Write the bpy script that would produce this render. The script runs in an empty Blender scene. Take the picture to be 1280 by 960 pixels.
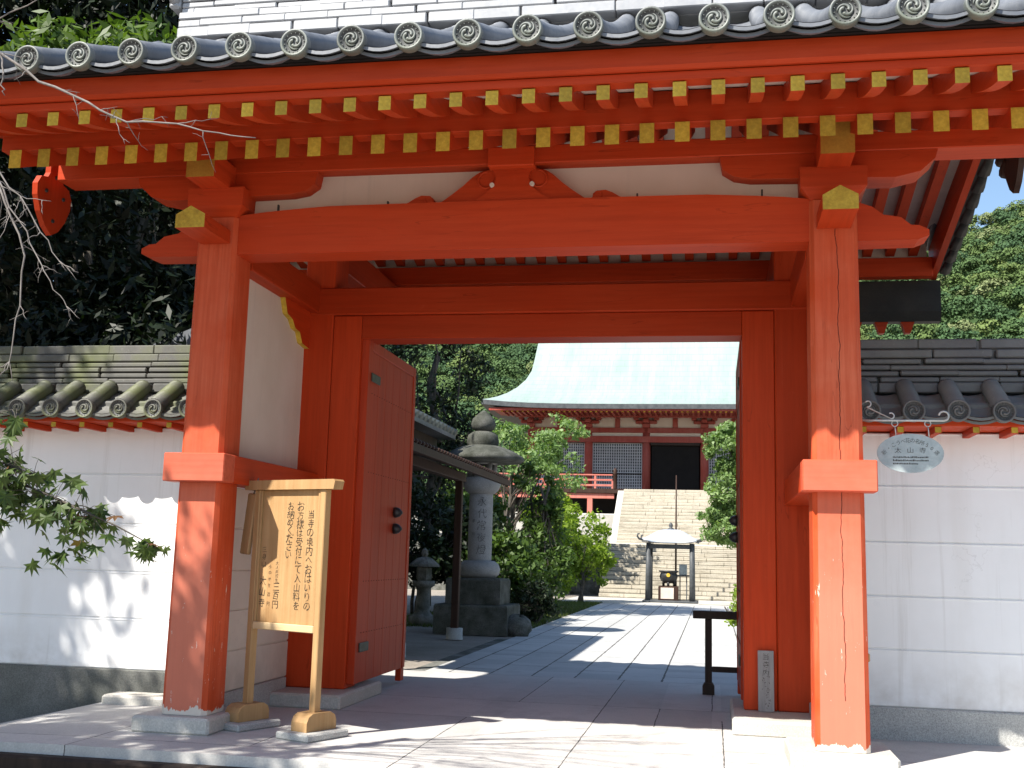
import bpy, math, random
import numpy as np
from mathutils import Vector, Matrix
PI = math.pi
sc = bpy.context.scene
C = sc.collection
R = math.radians

# ------------------------------------------------------------------ camera
cam_d = bpy.data.cameras.new('camera'); cam = bpy.data.objects.new('camera', cam_d); C.objects.link(cam)
yaw, pit, rol = 0.1819, 0.1541, -0.0273
cy, sy, cp, sp = math.cos(yaw), math.sin(yaw), math.cos(pit), math.sin(pit)
fw = Vector((-sy*cp, cy*cp, sp)); rt = Vector((cy, sy, 0)); up = rt.cross(fw)
r2 = rt*math.cos(rol) - up*math.sin(rol); u2 = rt*math.sin(rol) + up*math.cos(rol)
M = Matrix((r2, u2, -fw)).transposed().to_4x4(); M.translation = (4.1147, -8.4185, 1.3045)
cam.matrix_world = M
cam_d.sensor_width = 36; cam_d.lens = 1384.96/1280*36; cam_d.clip_start = .05; cam_d.clip_end = 3000
sc.camera = cam

# ------------------------------------------------------------------ world, sun, exposure
AZ, EL = R(38), R(48.3)                     # sun: to the left of the gate's normal, in front of it
sun_dir = Vector((-math.sin(AZ)*math.cos(EL), -math.cos(AZ)*math.cos(EL), math.sin(EL)))
w = bpy.data.worlds.new('World'); sc.world = w; w.use_nodes = True
nt = w.node_tree; sky = nt.nodes.new('ShaderNodeTexSky'); sky.sky_type = 'NISHITA'; sky.sun_disc = False
sky.sun_elevation = EL; sky.sun_rotation = math.atan2(sun_dir.x, sun_dir.y) % (2*PI)
sky.air_density = 1.2; sky.dust_density = .6; sky.ozone_density = 2.5
nt.links.new(sky.outputs[0], nt.nodes['Background'].inputs[0]); nt.nodes['Background'].inputs[1].default_value = .095
sl = bpy.data.lights.new('sun', 'SUN'); sl.energy = 4.8; sl.angle = R(.53); sl.color = (1, .95, .86)
so = bpy.data.objects.new('sun', sl); C.objects.link(so); so.rotation_euler = sun_dir.to_track_quat('Z', 'Y').to_euler()
so.location = (-20, -20, 30)
vs = sc.view_settings; vs.view_transform = 'Standard'; vs.look = 'None'; vs.gamma = 1; vs.exposure = 1.05; vs.use_curve_mapping = False
sc.cycles.max_bounces = 6; sc.cycles.transparent_max_bounces = 8

# ------------------------------------------------------------------ helpers
def thing(name, label, cat, loc=(0, 0, 0), rz=0, group=None):
    o = bpy.data.objects.new(name, None); C.objects.link(o); o.empty_display_size = .2
    o.location = loc; o.rotation_euler = (0, 0, rz); o['label'] = label; o['category'] = cat
    if group: o['group'] = group
    return o
def tag(o, label, cat, group=None, kind=None):
    if label: o['label'] = label
    if cat: o['category'] = cat
    if group: o['group'] = group
    if kind: o['kind'] = kind
    return o
def copy_part(o, parent, loc):
    c = o.copy(); C.objects.link(c); c.parent = parent; c.location = loc
    for ch in list(o.children):
        d = ch.copy(); C.objects.link(d); d.parent = c
        if d.name.startswith('tile_disc'): d.rotation_euler.y = _rr.uniform(-.16, .16); d.location.z += _rr.uniform(-.006, .006)
    return c
_rr = random.Random(6)

class MB:
    def __init__(s): s.v = []; s.f = []; s.m = []; s.s = []
    def add(s, vs, fs, mi=0, smooth=False):
        b = len(s.v); s.v += [tuple(v) for v in vs]
        for f in fs: s.f.append(tuple(b+i for i in f)); s.m.append(mi); s.s.append(smooth)
        return s
    def box(s, x0, x1, y0, y1, z0, z1, bev=.006, mi=0, T=None):
        a, b = np.array([x0, y0, z0], float), np.array([x1, y1, z1], float)
        c = min(bev, .45*float(min(b-a)))
        vs, idx = [], {}
        for i in (0, 1):
            for j in (0, 1):
                for k in (0, 1):
                    p = [(a, b)[i][0], (a, b)[j][1], (a, b)[k][2]]; sg = [1-2*i, 1-2*j, 1-2*k]
                    for ax in range(3):     # vertex lying on the face with normal 'ax'
                        q = list(p)
                        for o in range(3):
                            if o != ax: q[o] += sg[o]*c
                        idx[(i, j, k, ax)] = len(vs); vs.append(q)
        fs = []
        for ax in range(3):
            o1, o2 = (ax+1) % 3, (ax+2) % 3
            for e in (0, 1):
                loop = []
                for (u, w_) in ((0, 0), (1, 0), (1, 1), (0, 1)):
                    key = [0, 0, 0]; key[ax] = e; key[o1] = u; key[o2] = w_; loop.append(idx[tuple(key)+(ax,)])
                fs.append(loop if e else loop[::-1])
        for ax in range(3):                 # bevel strips along edges parallel to ax
            o1, o2 = (ax+1) % 3, (ax+2) % 3
            for u in (0, 1):
                for w_ in (0, 1):
                    k0, k1 = [0]*3, [0]*3
                    for k, e in ((k0, 0), (k1, 1)): k[ax] = e; k[o1] = u; k[o2] = w_
                    l = [idx[tuple(k0)+(o1,)], idx[tuple(k1)+(o1,)], idx[tuple(k1)+(o2,)], idx[tuple(k0)+(o2,)]]
                    fs.append(l if (u != w_) else l[::-1])
        for i in (0, 1):
            for j in (0, 1):
                for k in (0, 1):
                    l = [idx[(i, j, k, 0)], idx[(i, j, k, 1)], idx[(i, j, k, 2)]]
                    fs.append(l if (i+j+k) % 2 else l[::-1])
        if T is not None: vs = [tuple(T @ Vector(v)) for v in vs]
        return s.add(vs, fs, mi)
    def prism(s, poly, plane, c0, c1, mi=0, cap0=None, cap1=None, smooth=False):
        """extrude a 2-D outline; plane 'XZ' runs along Y, 'YZ' along X, 'XY' along Z"""
        n = len(poly)
        def P(p, c): return {'XZ': (p[0], c, p[1]), 'YZ': (c, p[0], p[1]), 'XY': (p[0], p[1], c)}[plane]
        vs = [P(p, c0) for p in poly]+[P(p, c1) for p in poly]
        ar = sum(poly[i][0]*poly[(i+1) % n][1]-poly[(i+1) % n][0]*poly[i][1] for i in range(n))
        flip = (ar < 0) != (plane == 'XZ')
        def ff(f): return f[::-1] if flip else f
        s.add(vs, [ff([i, (i+1) % n, n+(i+1) % n, n+i]) for i in range(n)], mi, smooth)
        b = len(s.v)-2*n
        s.f.append(tuple(b+i for i in ff(list(range(n))[::-1]))); s.m.append(mi if cap0 is None else cap0); s.s.append(False)
        s.f.append(tuple(b+n+i for i in ff(list(range(n))))); s.m.append(mi if cap1 is None else cap1); s.s.append(False)
        return s
    def tube(s, pts, rad, n=8, mi=0, smooth=True, caps=True):
        pts = [Vector(p) for p in pts]; k = len(pts)
        if not hasattr(rad, '__len__'): rad = [rad]*k
        vs = []; a = None
        for i, p in enumerate(pts):
            t = (pts[min(i+1, k-1)]-pts[max(i-1, 0)])
            t = t.normalized() if t.length > 1e-9 else Vector((0, 0, 1))
            if a is None:
                a = t.cross(Vector((0, 0, 1)))
                if a.length < .1: a = t.cross(Vector((1, 0, 0)))
            a = (a-t*a.dot(t)).normalized(); b = t.cross(a)
            for j in range(n):
                an = 2*PI*j/n; vs.append(p+(a*math.cos(an)+b*math.sin(an))*rad[i])
        fs = [[i*n+j, i*n+(j+1) % n, (i+1)*n+(j+1) % n, (i+1)*n+j] for i in range(k-1) for j in range(n)]
        s.add(vs, fs, mi, smooth)
        if caps:
            b0 = len(s.v)-k*n
            s.f.append(tuple(b0+j for j in range(n))[::-1]); s.m.append(mi); s.s.append(False)
            s.f.append(tuple(b0+(k-1)*n+j for j in range(n))); s.m.append(mi); s.s.append(False)
        return s
    def lathe(s, prof, c=(0, 0), n=24, mi=0, smooth=True):
        vs = [(c[0]+r*math.cos(2*PI*j/n), c[1]+r*math.sin(2*PI*j/n), z) for r, z in prof for j in range(n)]
        k = len(prof)
        return s.add(vs, [[i*n+j, i*n+(j+1) % n, (i+1)*n+(j+1) % n, (i+1)*n+j] for i in range(k-1) for j in range(n)], mi, smooth)
    def build(s, name, mats, parent=None):
        me = bpy.data.meshes.new(name); me.from_pydata(s.v, [], s.f)
        mats = mats if isinstance(mats, (list, tuple)) else [mats]
        for m in mats: me.materials.append(m)
        me.polygons.foreach_set('material_index', s.m); me.polygons.foreach_set('use_smooth', s.s); me.update()
        o = bpy.data.objects.new(name, me); C.objects.link(o)
        if parent: o.parent = parent
        return o
def bx(name, mat, parent, *a, bev=.006): return MB().box(*a, bev=bev).build(name, mat, parent)

# ------------------------------------------------------------------ materials
def mat(name):
    m = bpy.data.materials.new(name); m.use_nodes = True; t = m.node_tree
    return m, t, t.nodes['Principled BSDF']
def nd(t, ty, **kw):
    n = t.nodes.new(ty)
    for k, v in kw.items():
        if k in n.inputs: n.inputs[k].default_value = v
        else: setattr(n, k, v)
    return n
def coords(t, scale=(1, 1, 1)):
    tc = nd(t, 'ShaderNodeTexCoord'); mp = nd(t, 'ShaderNodeMapping'); mp.inputs['Scale'].default_value = scale
    t.links.new(tc.outputs['Object'], mp.inputs[0]); return mp.outputs[0]
def noise(t, vec, scale, detail=5, rough=.6):
    n = nd(t, 'ShaderNodeTexNoise', Scale=scale, Detail=detail, Roughness=rough); t.links.new(vec, n.inputs['Vector']); return n.outputs['Fac']
def ramp(t, fac, stops):
    r = nd(t, 'ShaderNodeValToRGB'); e = r.color_ramp.elements
    while len(e) < len(stops): e.new(.5)
    for i, (p, c) in enumerate(stops): e[i].position = p; e[i].color = tuple(c)+(1,) if len(c) == 3 else c
    t.links.new(fac, r.inputs[0]); return r.outputs[0]
def mix(t, fac, a, b, mode='MIX'):
    n = nd(t, 'ShaderNodeMix', data_type='RGBA', blend_type=mode)
    for i, x in ((0, fac), (6, a), (7, b)):
        if isinstance(x, (int, float)): n.inputs[i].default_value = x
        elif isinstance(x, tuple): n.inputs[i].default_value = x+(1,) if len(x) == 3 else x
        else: t.links.new(x, n.inputs[i])
    return n.outputs[2]
def mth(t, op, a, b=0.0, c=0.0):
    n = nd(t, 'ShaderNodeMath', operation=op)
    for i, x in enumerate((a, b, c)):
        if isinstance(x, (int, float)): n.inputs[i].default_value = x
        else: t.links.new(x, n.inputs[i])
    return n.outputs[0]
def sep(t, vec):
    n = nd(t, 'ShaderNodeSeparateXYZ'); t.links.new(vec, n.inputs[0]); return n.outputs
def bump(t, p, h, strength=.3, dist=.01):
    b = nd(t, 'ShaderNodeBump', Strength=strength, Distance=dist); t.links.new(h, b.inputs['Height']); t.links.new(b.outputs[0], p.inputs['Normal'])
def vary(name, cols, scale=4, sc3=(1, 1, 1), rough=.7, spec=.3, bs=.15, bd=.01, fine=60, fine_amt=.12, metal=0, tone=0):
    """mottled material: large noise between the colours, fine grain on top, a little bump"""
    m, t, p = mat(name); v = coords(t, sc3)
    n1 = noise(t, v, scale)
    k = len(cols); col = ramp(t, n1, [(.3+.4*i/max(k-1, 1), c) for i, c in enumerate(cols)])
    n2 = noise(t, v, fine, 3)
    g = ramp(t, n2, [(.3, (1-fine_amt,)*3), (.7, (1+fine_amt,)*3)])
    col = mix(t, 1.0, col, g, 'MULTIPLY')
    if tone: col = mix(t, 1.0, col, ramp(t, nd(t, 'ShaderNodeObjectInfo').outputs['Random'], [(0, (1-tone,)*3), (1, (1+tone*.4,)*3)]), 'MULTIPLY')
    t.links.new(col, p.inputs['Base Color']); p.inputs['Roughness'].default_value = rough
    p.inputs['Specular IOR Level'].default_value = spec; p.inputs['Metallic'].default_value = metal
    if bs: bump(t, p, mth(t, 'ADD', n2, mth(t, 'MULTIPLY', n1, .5)), bs, bd)
    return m

def paint(name, base, worn, amt=.5, grain=(30, 30, 1.2), rough=.5, peel_sunlit=False, crack=None):
    m, t, p = mat(name); v = coords(t)
    g = noise(t, coords(t, grain), 1.0, 4)                     # wood grain under the paint, along Z by default
    n1 = noise(t, v, 1.3, 6)
    n3 = noise(t, v, 9, 4)
    d = tuple(c*.78 for c in base)
    col = mix(t, ramp(t, n1, [(.35, (0, 0, 0)), (.7, (amt,)*3)]), base, worn)
    col = mix(t, ramp(t, g, [(.35, (.55,)*3), (.6, (0, 0, 0))]), col, d)
    col = mix(t, ramp(t, n3, [(.68, (0, 0, 0)), (.78, (.25,)*3)]), col, tuple(min(1, c*1.15+.02) for c in worn))
    oi = nd(t, 'ShaderNodeObjectInfo')
    col = mix(t, 1.0, col, ramp(t, oi.outputs['Random'], [(0, (.84,)*3), (1, (1.1, 1.12, 1.1))]), 'MULTIPLY')
    gr = noise(t, coords(t, tuple(.35*g_ if g_ < 5 else .16*g_ for g_ in grain)), 1.0, 6, .7)
    col = mix(t, ramp(t, gr, [(.52, (0, 0, 0)), (.80, (.55,)*3)]), col, tuple(c*.5 for c in base))
    ckn = noise(t, coords(t, tuple(.22*g_ if g_ > 5 else .5*g_ for g_ in grain)), 1.0, 3, .5)
    ckl = mth(t, 'MULTIPLY', mth(t, 'LESS_THAN', mth(t, 'ABSOLUTE', mth(t, 'SUBTRACT', ckn, .5)), .0045), ramp(t, n1, [(.5, (0, 0, 0)), (.6, (.32,)*3)]))
    col = mix(t, ckl, col, tuple(c*.22 for c in base))
    fl_ = noise(t, coords(t, tuple(g_*1.6 for g_ in grain)), 1.0, 3, .8)
    col = mix(t, ramp(t, fl_, [(.70, (0, 0, 0)), (.76, (.35,)*3)]), col, (.60, .22, .13))
    if peel_sunlit:
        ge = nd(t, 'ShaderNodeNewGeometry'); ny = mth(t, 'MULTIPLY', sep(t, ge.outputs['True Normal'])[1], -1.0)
        col = mix(t, mth(t, 'MULTIPLY', mth(t, 'GREATER_THAN', ny, .9), ramp(t, mth(t, 'ADD', mth(t, 'MULTIPLY', sep(t, v)[2], .33), mth(t, 'MULTIPLY', n3, .2)), [(.45, (.72,)*3), (.90, (.05,)*3)])), col, (.56, .20, .135))  # front faces paler lower down: weathering plus a painted sunlit tone
        z = sep(t, v)[2]
        edge = mth(t, 'ADD', .045, mth(t, 'MULTIPLY', mth(t, 'SUBTRACT', noise(t, coords(t, (14, 14, 5)), 1.0, 5), .5), .22))
        lo = mth(t, 'LESS_THAN', z, edge)
        chips = mth(t, 'MULTIPLY', mth(t, 'GREATER_THAN', noise(t, coords(t, (26, 26, 5)), 1.0, 6, .75), .645), mth(t, 'LESS_THAN', z, 1.35))
        col = mix(t, mth(t, 'MAXIMUM', lo, chips), col, (.62, .55, .48))
    if crack is not None:
        s = sep(t, v)
        wob = mth(t, 'MULTIPLY', mth(t, 'SUBTRACT', noise(t, coords(t, (.01, .01, 2.2)), 1.0, 4), .5), .09)
        dx = mth(t, 'ABSOLUTE', mth(t, 'SUBTRACT', mth(t, 'ADD', s[0], wob), crack))
        ck = mth(t, 'MULTIPLY', mth(t, 'LESS_THAN', dx, .0028), mth(t, 'GREATER_THAN', s[2], .35))
        col = mix(t, ck, col, (.06, .012, .008))
    t.links.new(col, p.inputs['Base Color']); p.inputs['Roughness'].default_value = rough; p.inputs['Specular IOR Level'].default_value = .14
    bump(t, p, mth(t, 'ADD', g, mth(t, 'MULTIPLY', n3, .4)), .18, .006)
    return m

RED = (.49, .046, .010); WORN = (.51, .066, .020)
M_paint = paint('vermilion_paint', RED, WORN)
M_paintx = paint('vermilion_paint_lengthwise', RED, WORN, grain=(1.2, 30, 30))
M_painty = paint('vermilion_paint_depthwise', RED, WORN, grain=(30, 1.2, 30))
M_pillar = paint('weathered_sunlit_pillar_paint', (.52, .062, .016), (.60, .14, .07), .8, peel_sunlit=True, rough=.55)
M_pillarc = paint('weathered_cracked_sunlit_pillar_paint', (.54, .068, .018), (.62, .15, .075), .9, peel_sunlit=True, rough=.55, crack=5.035)
M_collar = paint('sunlit_collar_paint', (.56, .085, .04), (.62, .15, .085), .9, peel_sunlit=True, grain=(1.2, 30, 30), rough=.55)  # paler than the gate red: strong sunlight painted into the collar colour
M_door = paint('door_paint', (.46, .044, .012), (.48, .07, .03), .6)
M_yel = vary('mustard_paint', [(.36, .22, .025), (.52, .35, .04), (.60, .43, .06)], 9, rough=.65, fine=45, fine_amt=.16, tone=.3)
M_yeld = vary('dull_mustard_paint', [(.34, .16, .02), (.42, .22, .03)], 6, rough=.6, fine_amt=.1)
M_board = vary('white_eave_board', [(.55, .47, .40), (.68, .60, .53)], 3, rough=.8, fine_amt=.06)

def plaster_mat(name, cols):
    m, t, p = mat(name); v = coords(t)
    n1 = noise(t, v, .9, 6); st = noise(t, coords(t, (2.5, 2.5, .35)), 1.0, 5)
    col = ramp(t, n1, [(.3, cols[0]), (.7, cols[1])])
    col = mix(t, ramp(t, st, [(.55, (0, 0, 0)), (.8, (.35,)*3)]), col, tuple(c*k for c, k in zip(cols[0], (.80, .76, .70))))
    zz = sep(t, v)[2]
    base_d = mth(t, 'MULTIPLY', ramp(t, mth(t, 'ADD', mth(t, 'MULTIPLY', zz, 1.0), mth(t, 'MULTIPLY', n1, .5)), [(.45, (.5,)*3), (.95, (0, 0, 0))]), ramp(t, noise(t, v, 5, 6), [(.35, (0, 0, 0)), (.7, (1,)*3)]))
    col = mix(t, base_d, col, (.40, .35, .29))
    run = noise(t, coords(t, (6, 6, .22)), 1.0, 5, .7)
    col = mix(t, ramp(t, run, [(.57, (0, 0, 0)), (.76, (.42,)*3)]), col, (.42, .39, .35))
    vor = nd(t, 'ShaderNodeTexVoronoi', feature='DISTANCE_TO_EDGE', Scale=.55)
    wv = nd(t, 'ShaderNodeVectorMath', operation='ADD'); nz = nd(t, 'ShaderNodeTexNoise', Scale=3.0, Detail=5); t.links.new(v, nz.inputs['Vector']); t.links.new(v, wv.inputs[0]); t.links.new(nz.outputs['Color'], wv.inputs[1]); t.links.new(wv.outputs[0], vor.inputs['Vector'])
    col = mix(t, mth(t, 'MULTIPLY', mth(t, 'LESS_THAN', vor.outputs['Distance'], .0022), ramp(t, noise(t, v, .9, 2), [(.5, (0, 0, 0)), (.62, (.16,)*3)])), col, (.30, .28, .26))
    sp_ = noise(t, v, 55, 2)
    col = mix(t, ramp(t, sp_, [(.76, (0, 0, 0)), (.80, (.35,)*3)]), col, tuple(c*.6 for c in cols[0]))
    t.links.new(col, p.inputs['Base Color']); p.inputs['Roughness'].default_value = .85; p.inputs['Specular IOR Level'].default_value = .2
    bump(t, p, mth(t, 'ADD', n1, mth(t, 'MULTIPLY', noise(t, v, 25, 4), .3)), .15, .008)
    return m
M_plaster = plaster_mat('white_plaster', [(.78, .78, .78), (.86, .865, .87)])
M_plaster2 = plaster_mat('cream_plaster', [(.60, .50, .42), (.70, .61, .53)])
M_granite = vary('granite', [(.34, .34, .33), (.42, .42, .40)], 2.5, rough=.75, fine=110, fine_amt=.35, bs=.1)
M_mossgran = vary('damp_mossy_granite', [(.075, .08, .07), (.16, .16, .15)], 1.6, rough=.85, fine=90, fine_amt=.3, bs=.15)
M_stone = vary('pale_stone', [(.42, .40, .36), (.52, .50, .46)], 2, rough=.8, fine=70, fine_amt=.18, bs=.2)
M_oldstone = vary('mossy_old_stone', [(.045, .05, .035), (.12, .12, .105), (.23, .225, .21)], 3, rough=.9, fine=40, fine_amt=.3, bs=.4, bd=.02)
M_lant = vary('lantern_granite', [(.19, .19, .188), (.32, .32, .318)], 2.2, rough=.85, fine=80, fine_amt=.25, bs=.25)

def tile_mat(name, c0, c1, moss=0., rough=.42):
    m, t, p = mat(name); v = coords(t)
    n1 = noise(t, v, 2.2, 6); n2 = noise(t, v, 30, 4); n4 = noise(t, v, 1.1, 4)
    col = ramp(t, n1, [(.3, c0), (.7, c1)])
    col = mix(t, ramp(t, n2, [(.6, (0, 0, 0)), (.75, (.3,)*3)]), col, (.30, .31, .29))
    if moss: col = mix(t, ramp(t, n4, [(.46, (0, 0, 0)), (.60, (moss,)*3)]), col, (.085, .10, .025))
    col = mix(t, 1.0, col, ramp(t, nd(t, 'ShaderNodeObjectInfo').outputs['Random'], [(0, (.74,)*3), (1, (1.2,)*3)]), 'MULTIPLY')
    t.links.new(col, p.inputs['Base Color']); p.inputs['Specular IOR Level'].default_value = .7
    t.links.new(ramp(t, n2, [(.3, (rough-.08,)*3), (.7, (rough+.14,)*3)]), p.inputs['Roughness'])
    bump(t, p, n2, .12, .006); return m
M_tile = tile_mat('smoked_roof_tile', (.105, .115, .135), (.175, .185, .205), rough=.42)
M_ridge = tile_mat('sunlit_ridge_tile', (.24, .245, .26), (.36, .365, .375), rough=.4)  # lighter copy of the roof tile, sunlit brightness put into its colour
M_tilerim = tile_mat('lichened_disc_tile', (.10, .113, .115), (.165, .18, .165), .3, .5)
M_discfield = tile_mat('shaded_disc_field', (.05, .052, .055), (.085, .088, .09), .1, .6)  # darker recess colour paints the cavity shade behind the relief
M_walltile = tile_mat('old_mossy_wall_tile', (.06, .06, .054), (.125, .12, .11), .85, .65)
M_walltile2 = tile_mat('dark_wall_tile', (.085, .082, .082), (.15, .145, .145), .1, .55)
M_wood = None
def wood_mat(name, a, b, sc3=(22, 22, 1.0), rough=.6):
    m, t, p = mat(name); g = noise(t, coords(t, sc3), 1.0, 5, .65)
    col = ramp(t, g, [(.3, a), (.68, b)])
    col = mix(t, ramp(t, noise(t, coords(t), 2.5, 4), [(.4, (0, 0, 0)), (.75, (.4,)*3)]), col, tuple(c*.72 for c in a))
    t.links.new(col, p.inputs['Base Color']); p.inputs['Roughness'].default_value = rough; p.inputs['Specular IOR Level'].default_value = .25
    bump(t, p, g, .2, .004); return m
M_wood = wood_mat('honey_coloured_wood', (.36, .205, .085), (.47, .295, .14))
M_woodp = wood_mat('pale_new_wood', (.60, .42, .22), (.70, .52, .30), (1.5, 22, 22))
M_grey = wood_mat('weathered_grey_wood', (.20, .20, .21), (.33, .33, .34))
M_dark = wood_mat('dark_brown_wood', (.020, .012, .009), (.045, .028, .02))
M_brown = wood_mat('brown_wood', (.028, .013, .009), (.058, .029, .019))
M_ink = vary('black_ink', [(.02, .017, .014), (.05, .04, .03)], 9, rough=.7, bs=0)
M_iron = vary('black_iron', [(.012, .012, .013), (.03, .03, .03)], 9, rough=.45, spec=.5)
M_bronze = vary('green_bronze_fitting', [(.045, .055, .045), (.09, .10, .085)], 12, rough=.5, metal=.4)
M_gutter = vary('black_gutter_copper', [(.018, .019, .017), (.04, .038, .032)], 3, rough=.6)
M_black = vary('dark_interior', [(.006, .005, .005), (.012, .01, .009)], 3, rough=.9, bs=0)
M_steel = vary('galvanised_rod', [(.38, .38, .37), (.52, .52, .50)], 8, rough=.4, metal=.5)
M_capstone = vary('shaded_mossy_capstone', [(.03, .033, .024), (.075, .078, .066), (.13, .13, .12)], 3, rough=.95, fine=50, fine_amt=.3, bs=.4, bd=.02)  # mossy stone, darkened further so the colour carries the shade
M_worn = vary('worn_inscription', [(.07, .07, .068), (.15, .15, .145)], 9, rough=.9, bs=0)
M_plate = vary('pale_grey_enamel_plate', [(.26, .31, .32), (.38, .43, .44)], 9, rough=.35, spec=.5, fine_amt=.06)
def copper_mat():
    m, t, p = mat('verdigris_copper_roof'); v = coords(t); q = sep(t, v)
    n1 = noise(t, v, .5, 6); st = noise(t, coords(t, (2.2, .12, .12)), 1.0, 6, .7)
    col = ramp(t, n1, [(.3, (.225, .30, .275)), (.7, (.285, .35, .325))])
    col = mix(t, ramp(t, st, [(.45, (0, 0, 0)), (.7, (.55,)*3)]), col, (.36, .38, .37))
    course = mth(t, 'LESS_THAN', mth(t, 'FRACT', mth(t, 'MULTIPLY', q[1], 2.4)), .10)
    seam = mth(t, 'LESS_THAN', mth(t, 'FRACT', mth(t, 'ADD', mth(t, 'MULTIPLY', q[0], 1.6), mth(t, 'MULTIPLY', mth(t, 'FLOOR', mth(t, 'MULTIPLY', q[1], 2.4)), .37))), .06)
    col = mix(t, mth(t, 'MULTIPLY', mth(t, 'MAXIMUM', course, mth(t, 'MULTIPLY', seam, .7)), .30), col, (.12, .17, .15))
    t.links.new(col, p.inputs['Base Color']); p.inputs['Roughness'].default_value = .65
    bump(t, p, mth(t, 'ADD', course, seam), .3, .02); return m
M_copper = copper_mat()
M_ptop = vary('silvery_copper_canopy', [(.42, .47, .54), (.60, .62, .66)], 3, rough=.35, metal=.3)
M_hall = paint('faded_hall_paint', (.34, .062, .045), (.40, .13, .11), .9)
M_rail = paint('rail_paint', (.52, .15, .115), (.56, .24, .20), .8)
M_lat = vary('weathered_lattice_wood', [(.40, .40, .41), (.52, .52, .53)], 2, rough=.8)
M_char = vary('cold_grey_metal_post', [(.05, .055, .06), (.10, .105, .11)], 5, rough=.5)

def foliage(name, dark, light, trans=.35, gloss=.35):
    m = bpy.data.materials.new(name); m.use_nodes = True; t = m.node_tree; t.nodes.clear()
    out = nd(t, 'ShaderNodeOutputMaterial'); geo = nd(t, 'ShaderNodeNewGeometry')
    col = ramp(t, geo.outputs['Random Per Island'], [(.0, dark), (.55, tuple((a+b)/2 for a, b in zip(dark, light))), (1, light)])
    big = noise(t, coords(t), .45, 3)
    col = mix(t, ramp(t, big, [(.35, (0, 0, 0)), (.7, (.45,)*3)]), col, dark)
    p = nd(t, 'ShaderNodeBsdfPrincipled', Roughness=.5); p.inputs['Specular IOR Level'].default_value = gloss
    tr = nd(t, 'ShaderNodeBsdfTranslucent'); ms = nd(t, 'ShaderNodeMixShader'); ms.inputs[0].default_value = trans
    t.links.new(col, p.inputs['Base Color']); t.links.new(mix(t, 1.0, col, (1.25, 1.35, .55), 'MULTIPLY'), tr.inputs[0])
    t.links.new(p.outputs[0], ms.inputs[1]); t.links.new(tr.outputs[0], ms.inputs[2]); t.links.new(ms.outputs[0], out.inputs[0])
    return m
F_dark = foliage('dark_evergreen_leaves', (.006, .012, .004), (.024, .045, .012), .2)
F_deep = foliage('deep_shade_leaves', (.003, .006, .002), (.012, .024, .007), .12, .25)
F_mid = foliage('mid_green_leaves', (.035, .07, .014), (.11, .18, .035))
F_bright = foliage('bright_yellow_green_leaves', (.13, .21, .022), (.32, .42, .06), .5)
F_pale = foliage('pale_green_leaves', (.13, .22, .075), (.27, .37, .14), .4)
F_maple = foliage('maple_leaves', (.020, .045, .010), (.085, .12, .022), .4)
F_lance = foliage('lance_leaves', (.045, .09, .015), (.14, .21, .035), .35)
F_hill = foliage('hillside_leaves', (.035, .065, .022), (.115, .155, .055), .2, .1)
F_hillb = foliage('pale_hillside_leaves', (.10, .12, .06), (.20, .21, .12), .2, .1)
F_grass = foliage('grass_blades', (.04, .07, .012), (.14, .17, .04), .3)
M_bark = vary('grey_bark', [(.055, .045, .036), (.13, .115, .095)], 7, rough=.9, fine=45, fine_amt=.3, bs=.5)
M_twig = vary('pale_bare_twig_bark', [(.13, .115, .105), (.25, .225, .21)], 9, rough=.8)

# ------------------------------------------------------------------ leaves, trees
def leaf_mesh(name, P, size, m, parent=None, seed=1, asp=.5, droop=.25, jit=.6, outward=None, ow=.6):
    rng = np.random.default_rng(seed); n = len(P); P = np.asarray(P, float)
    d = rng.normal(size=(n, 3)); d[:, 2] -= droop; d /= np.linalg.norm(d, axis=1)[:, None]
    if outward is not None:                 # leaf faces lean outwards like a real crown surface
        nrm = outward*ow + rng.normal(size=(n, 3))*.6 + np.array([0, 0, .35])
    else: nrm = rng.normal(size=(n, 3))+np.array([0, 0, .6])
    nrm /= np.linalg.norm(nrm, axis=1)[:, None]
    d -= nrm*(d*nrm).sum(1)[:, None]; d /= np.linalg.norm(d, axis=1)[:, None]+1e-9
    s_ = np.cross(d, nrm); L = size*(1+jit*rng.uniform(-1, 1, n))[:, None]; W = L*asp*.5
    V = np.stack([P-d*L*.5, P+s_*W-nrm*L*.06, P+d*L*.5-nrm*L*.12, P-s_*W-nrm*L*.06], 1).reshape(-1, 3)
    me = bpy.data.meshes.new(name); me.vertices.add(4*n); me.vertices.foreach_set('co', V.ravel())
    me.loops.add(4*n); me.loops.foreach_set('vertex_index', np.arange(4*n, dtype=np.int32))
    me.polygons.add(n); me.polygons.foreach_set('loop_start', np.arange(0, 4*n, 4, dtype=np.int32))
    me.update(calc_edges=True); me.materials.append(m)
    o = bpy.data.objects.new(name, me); C.objects.link(o)
    if parent: o.parent = parent
    return o
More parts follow.
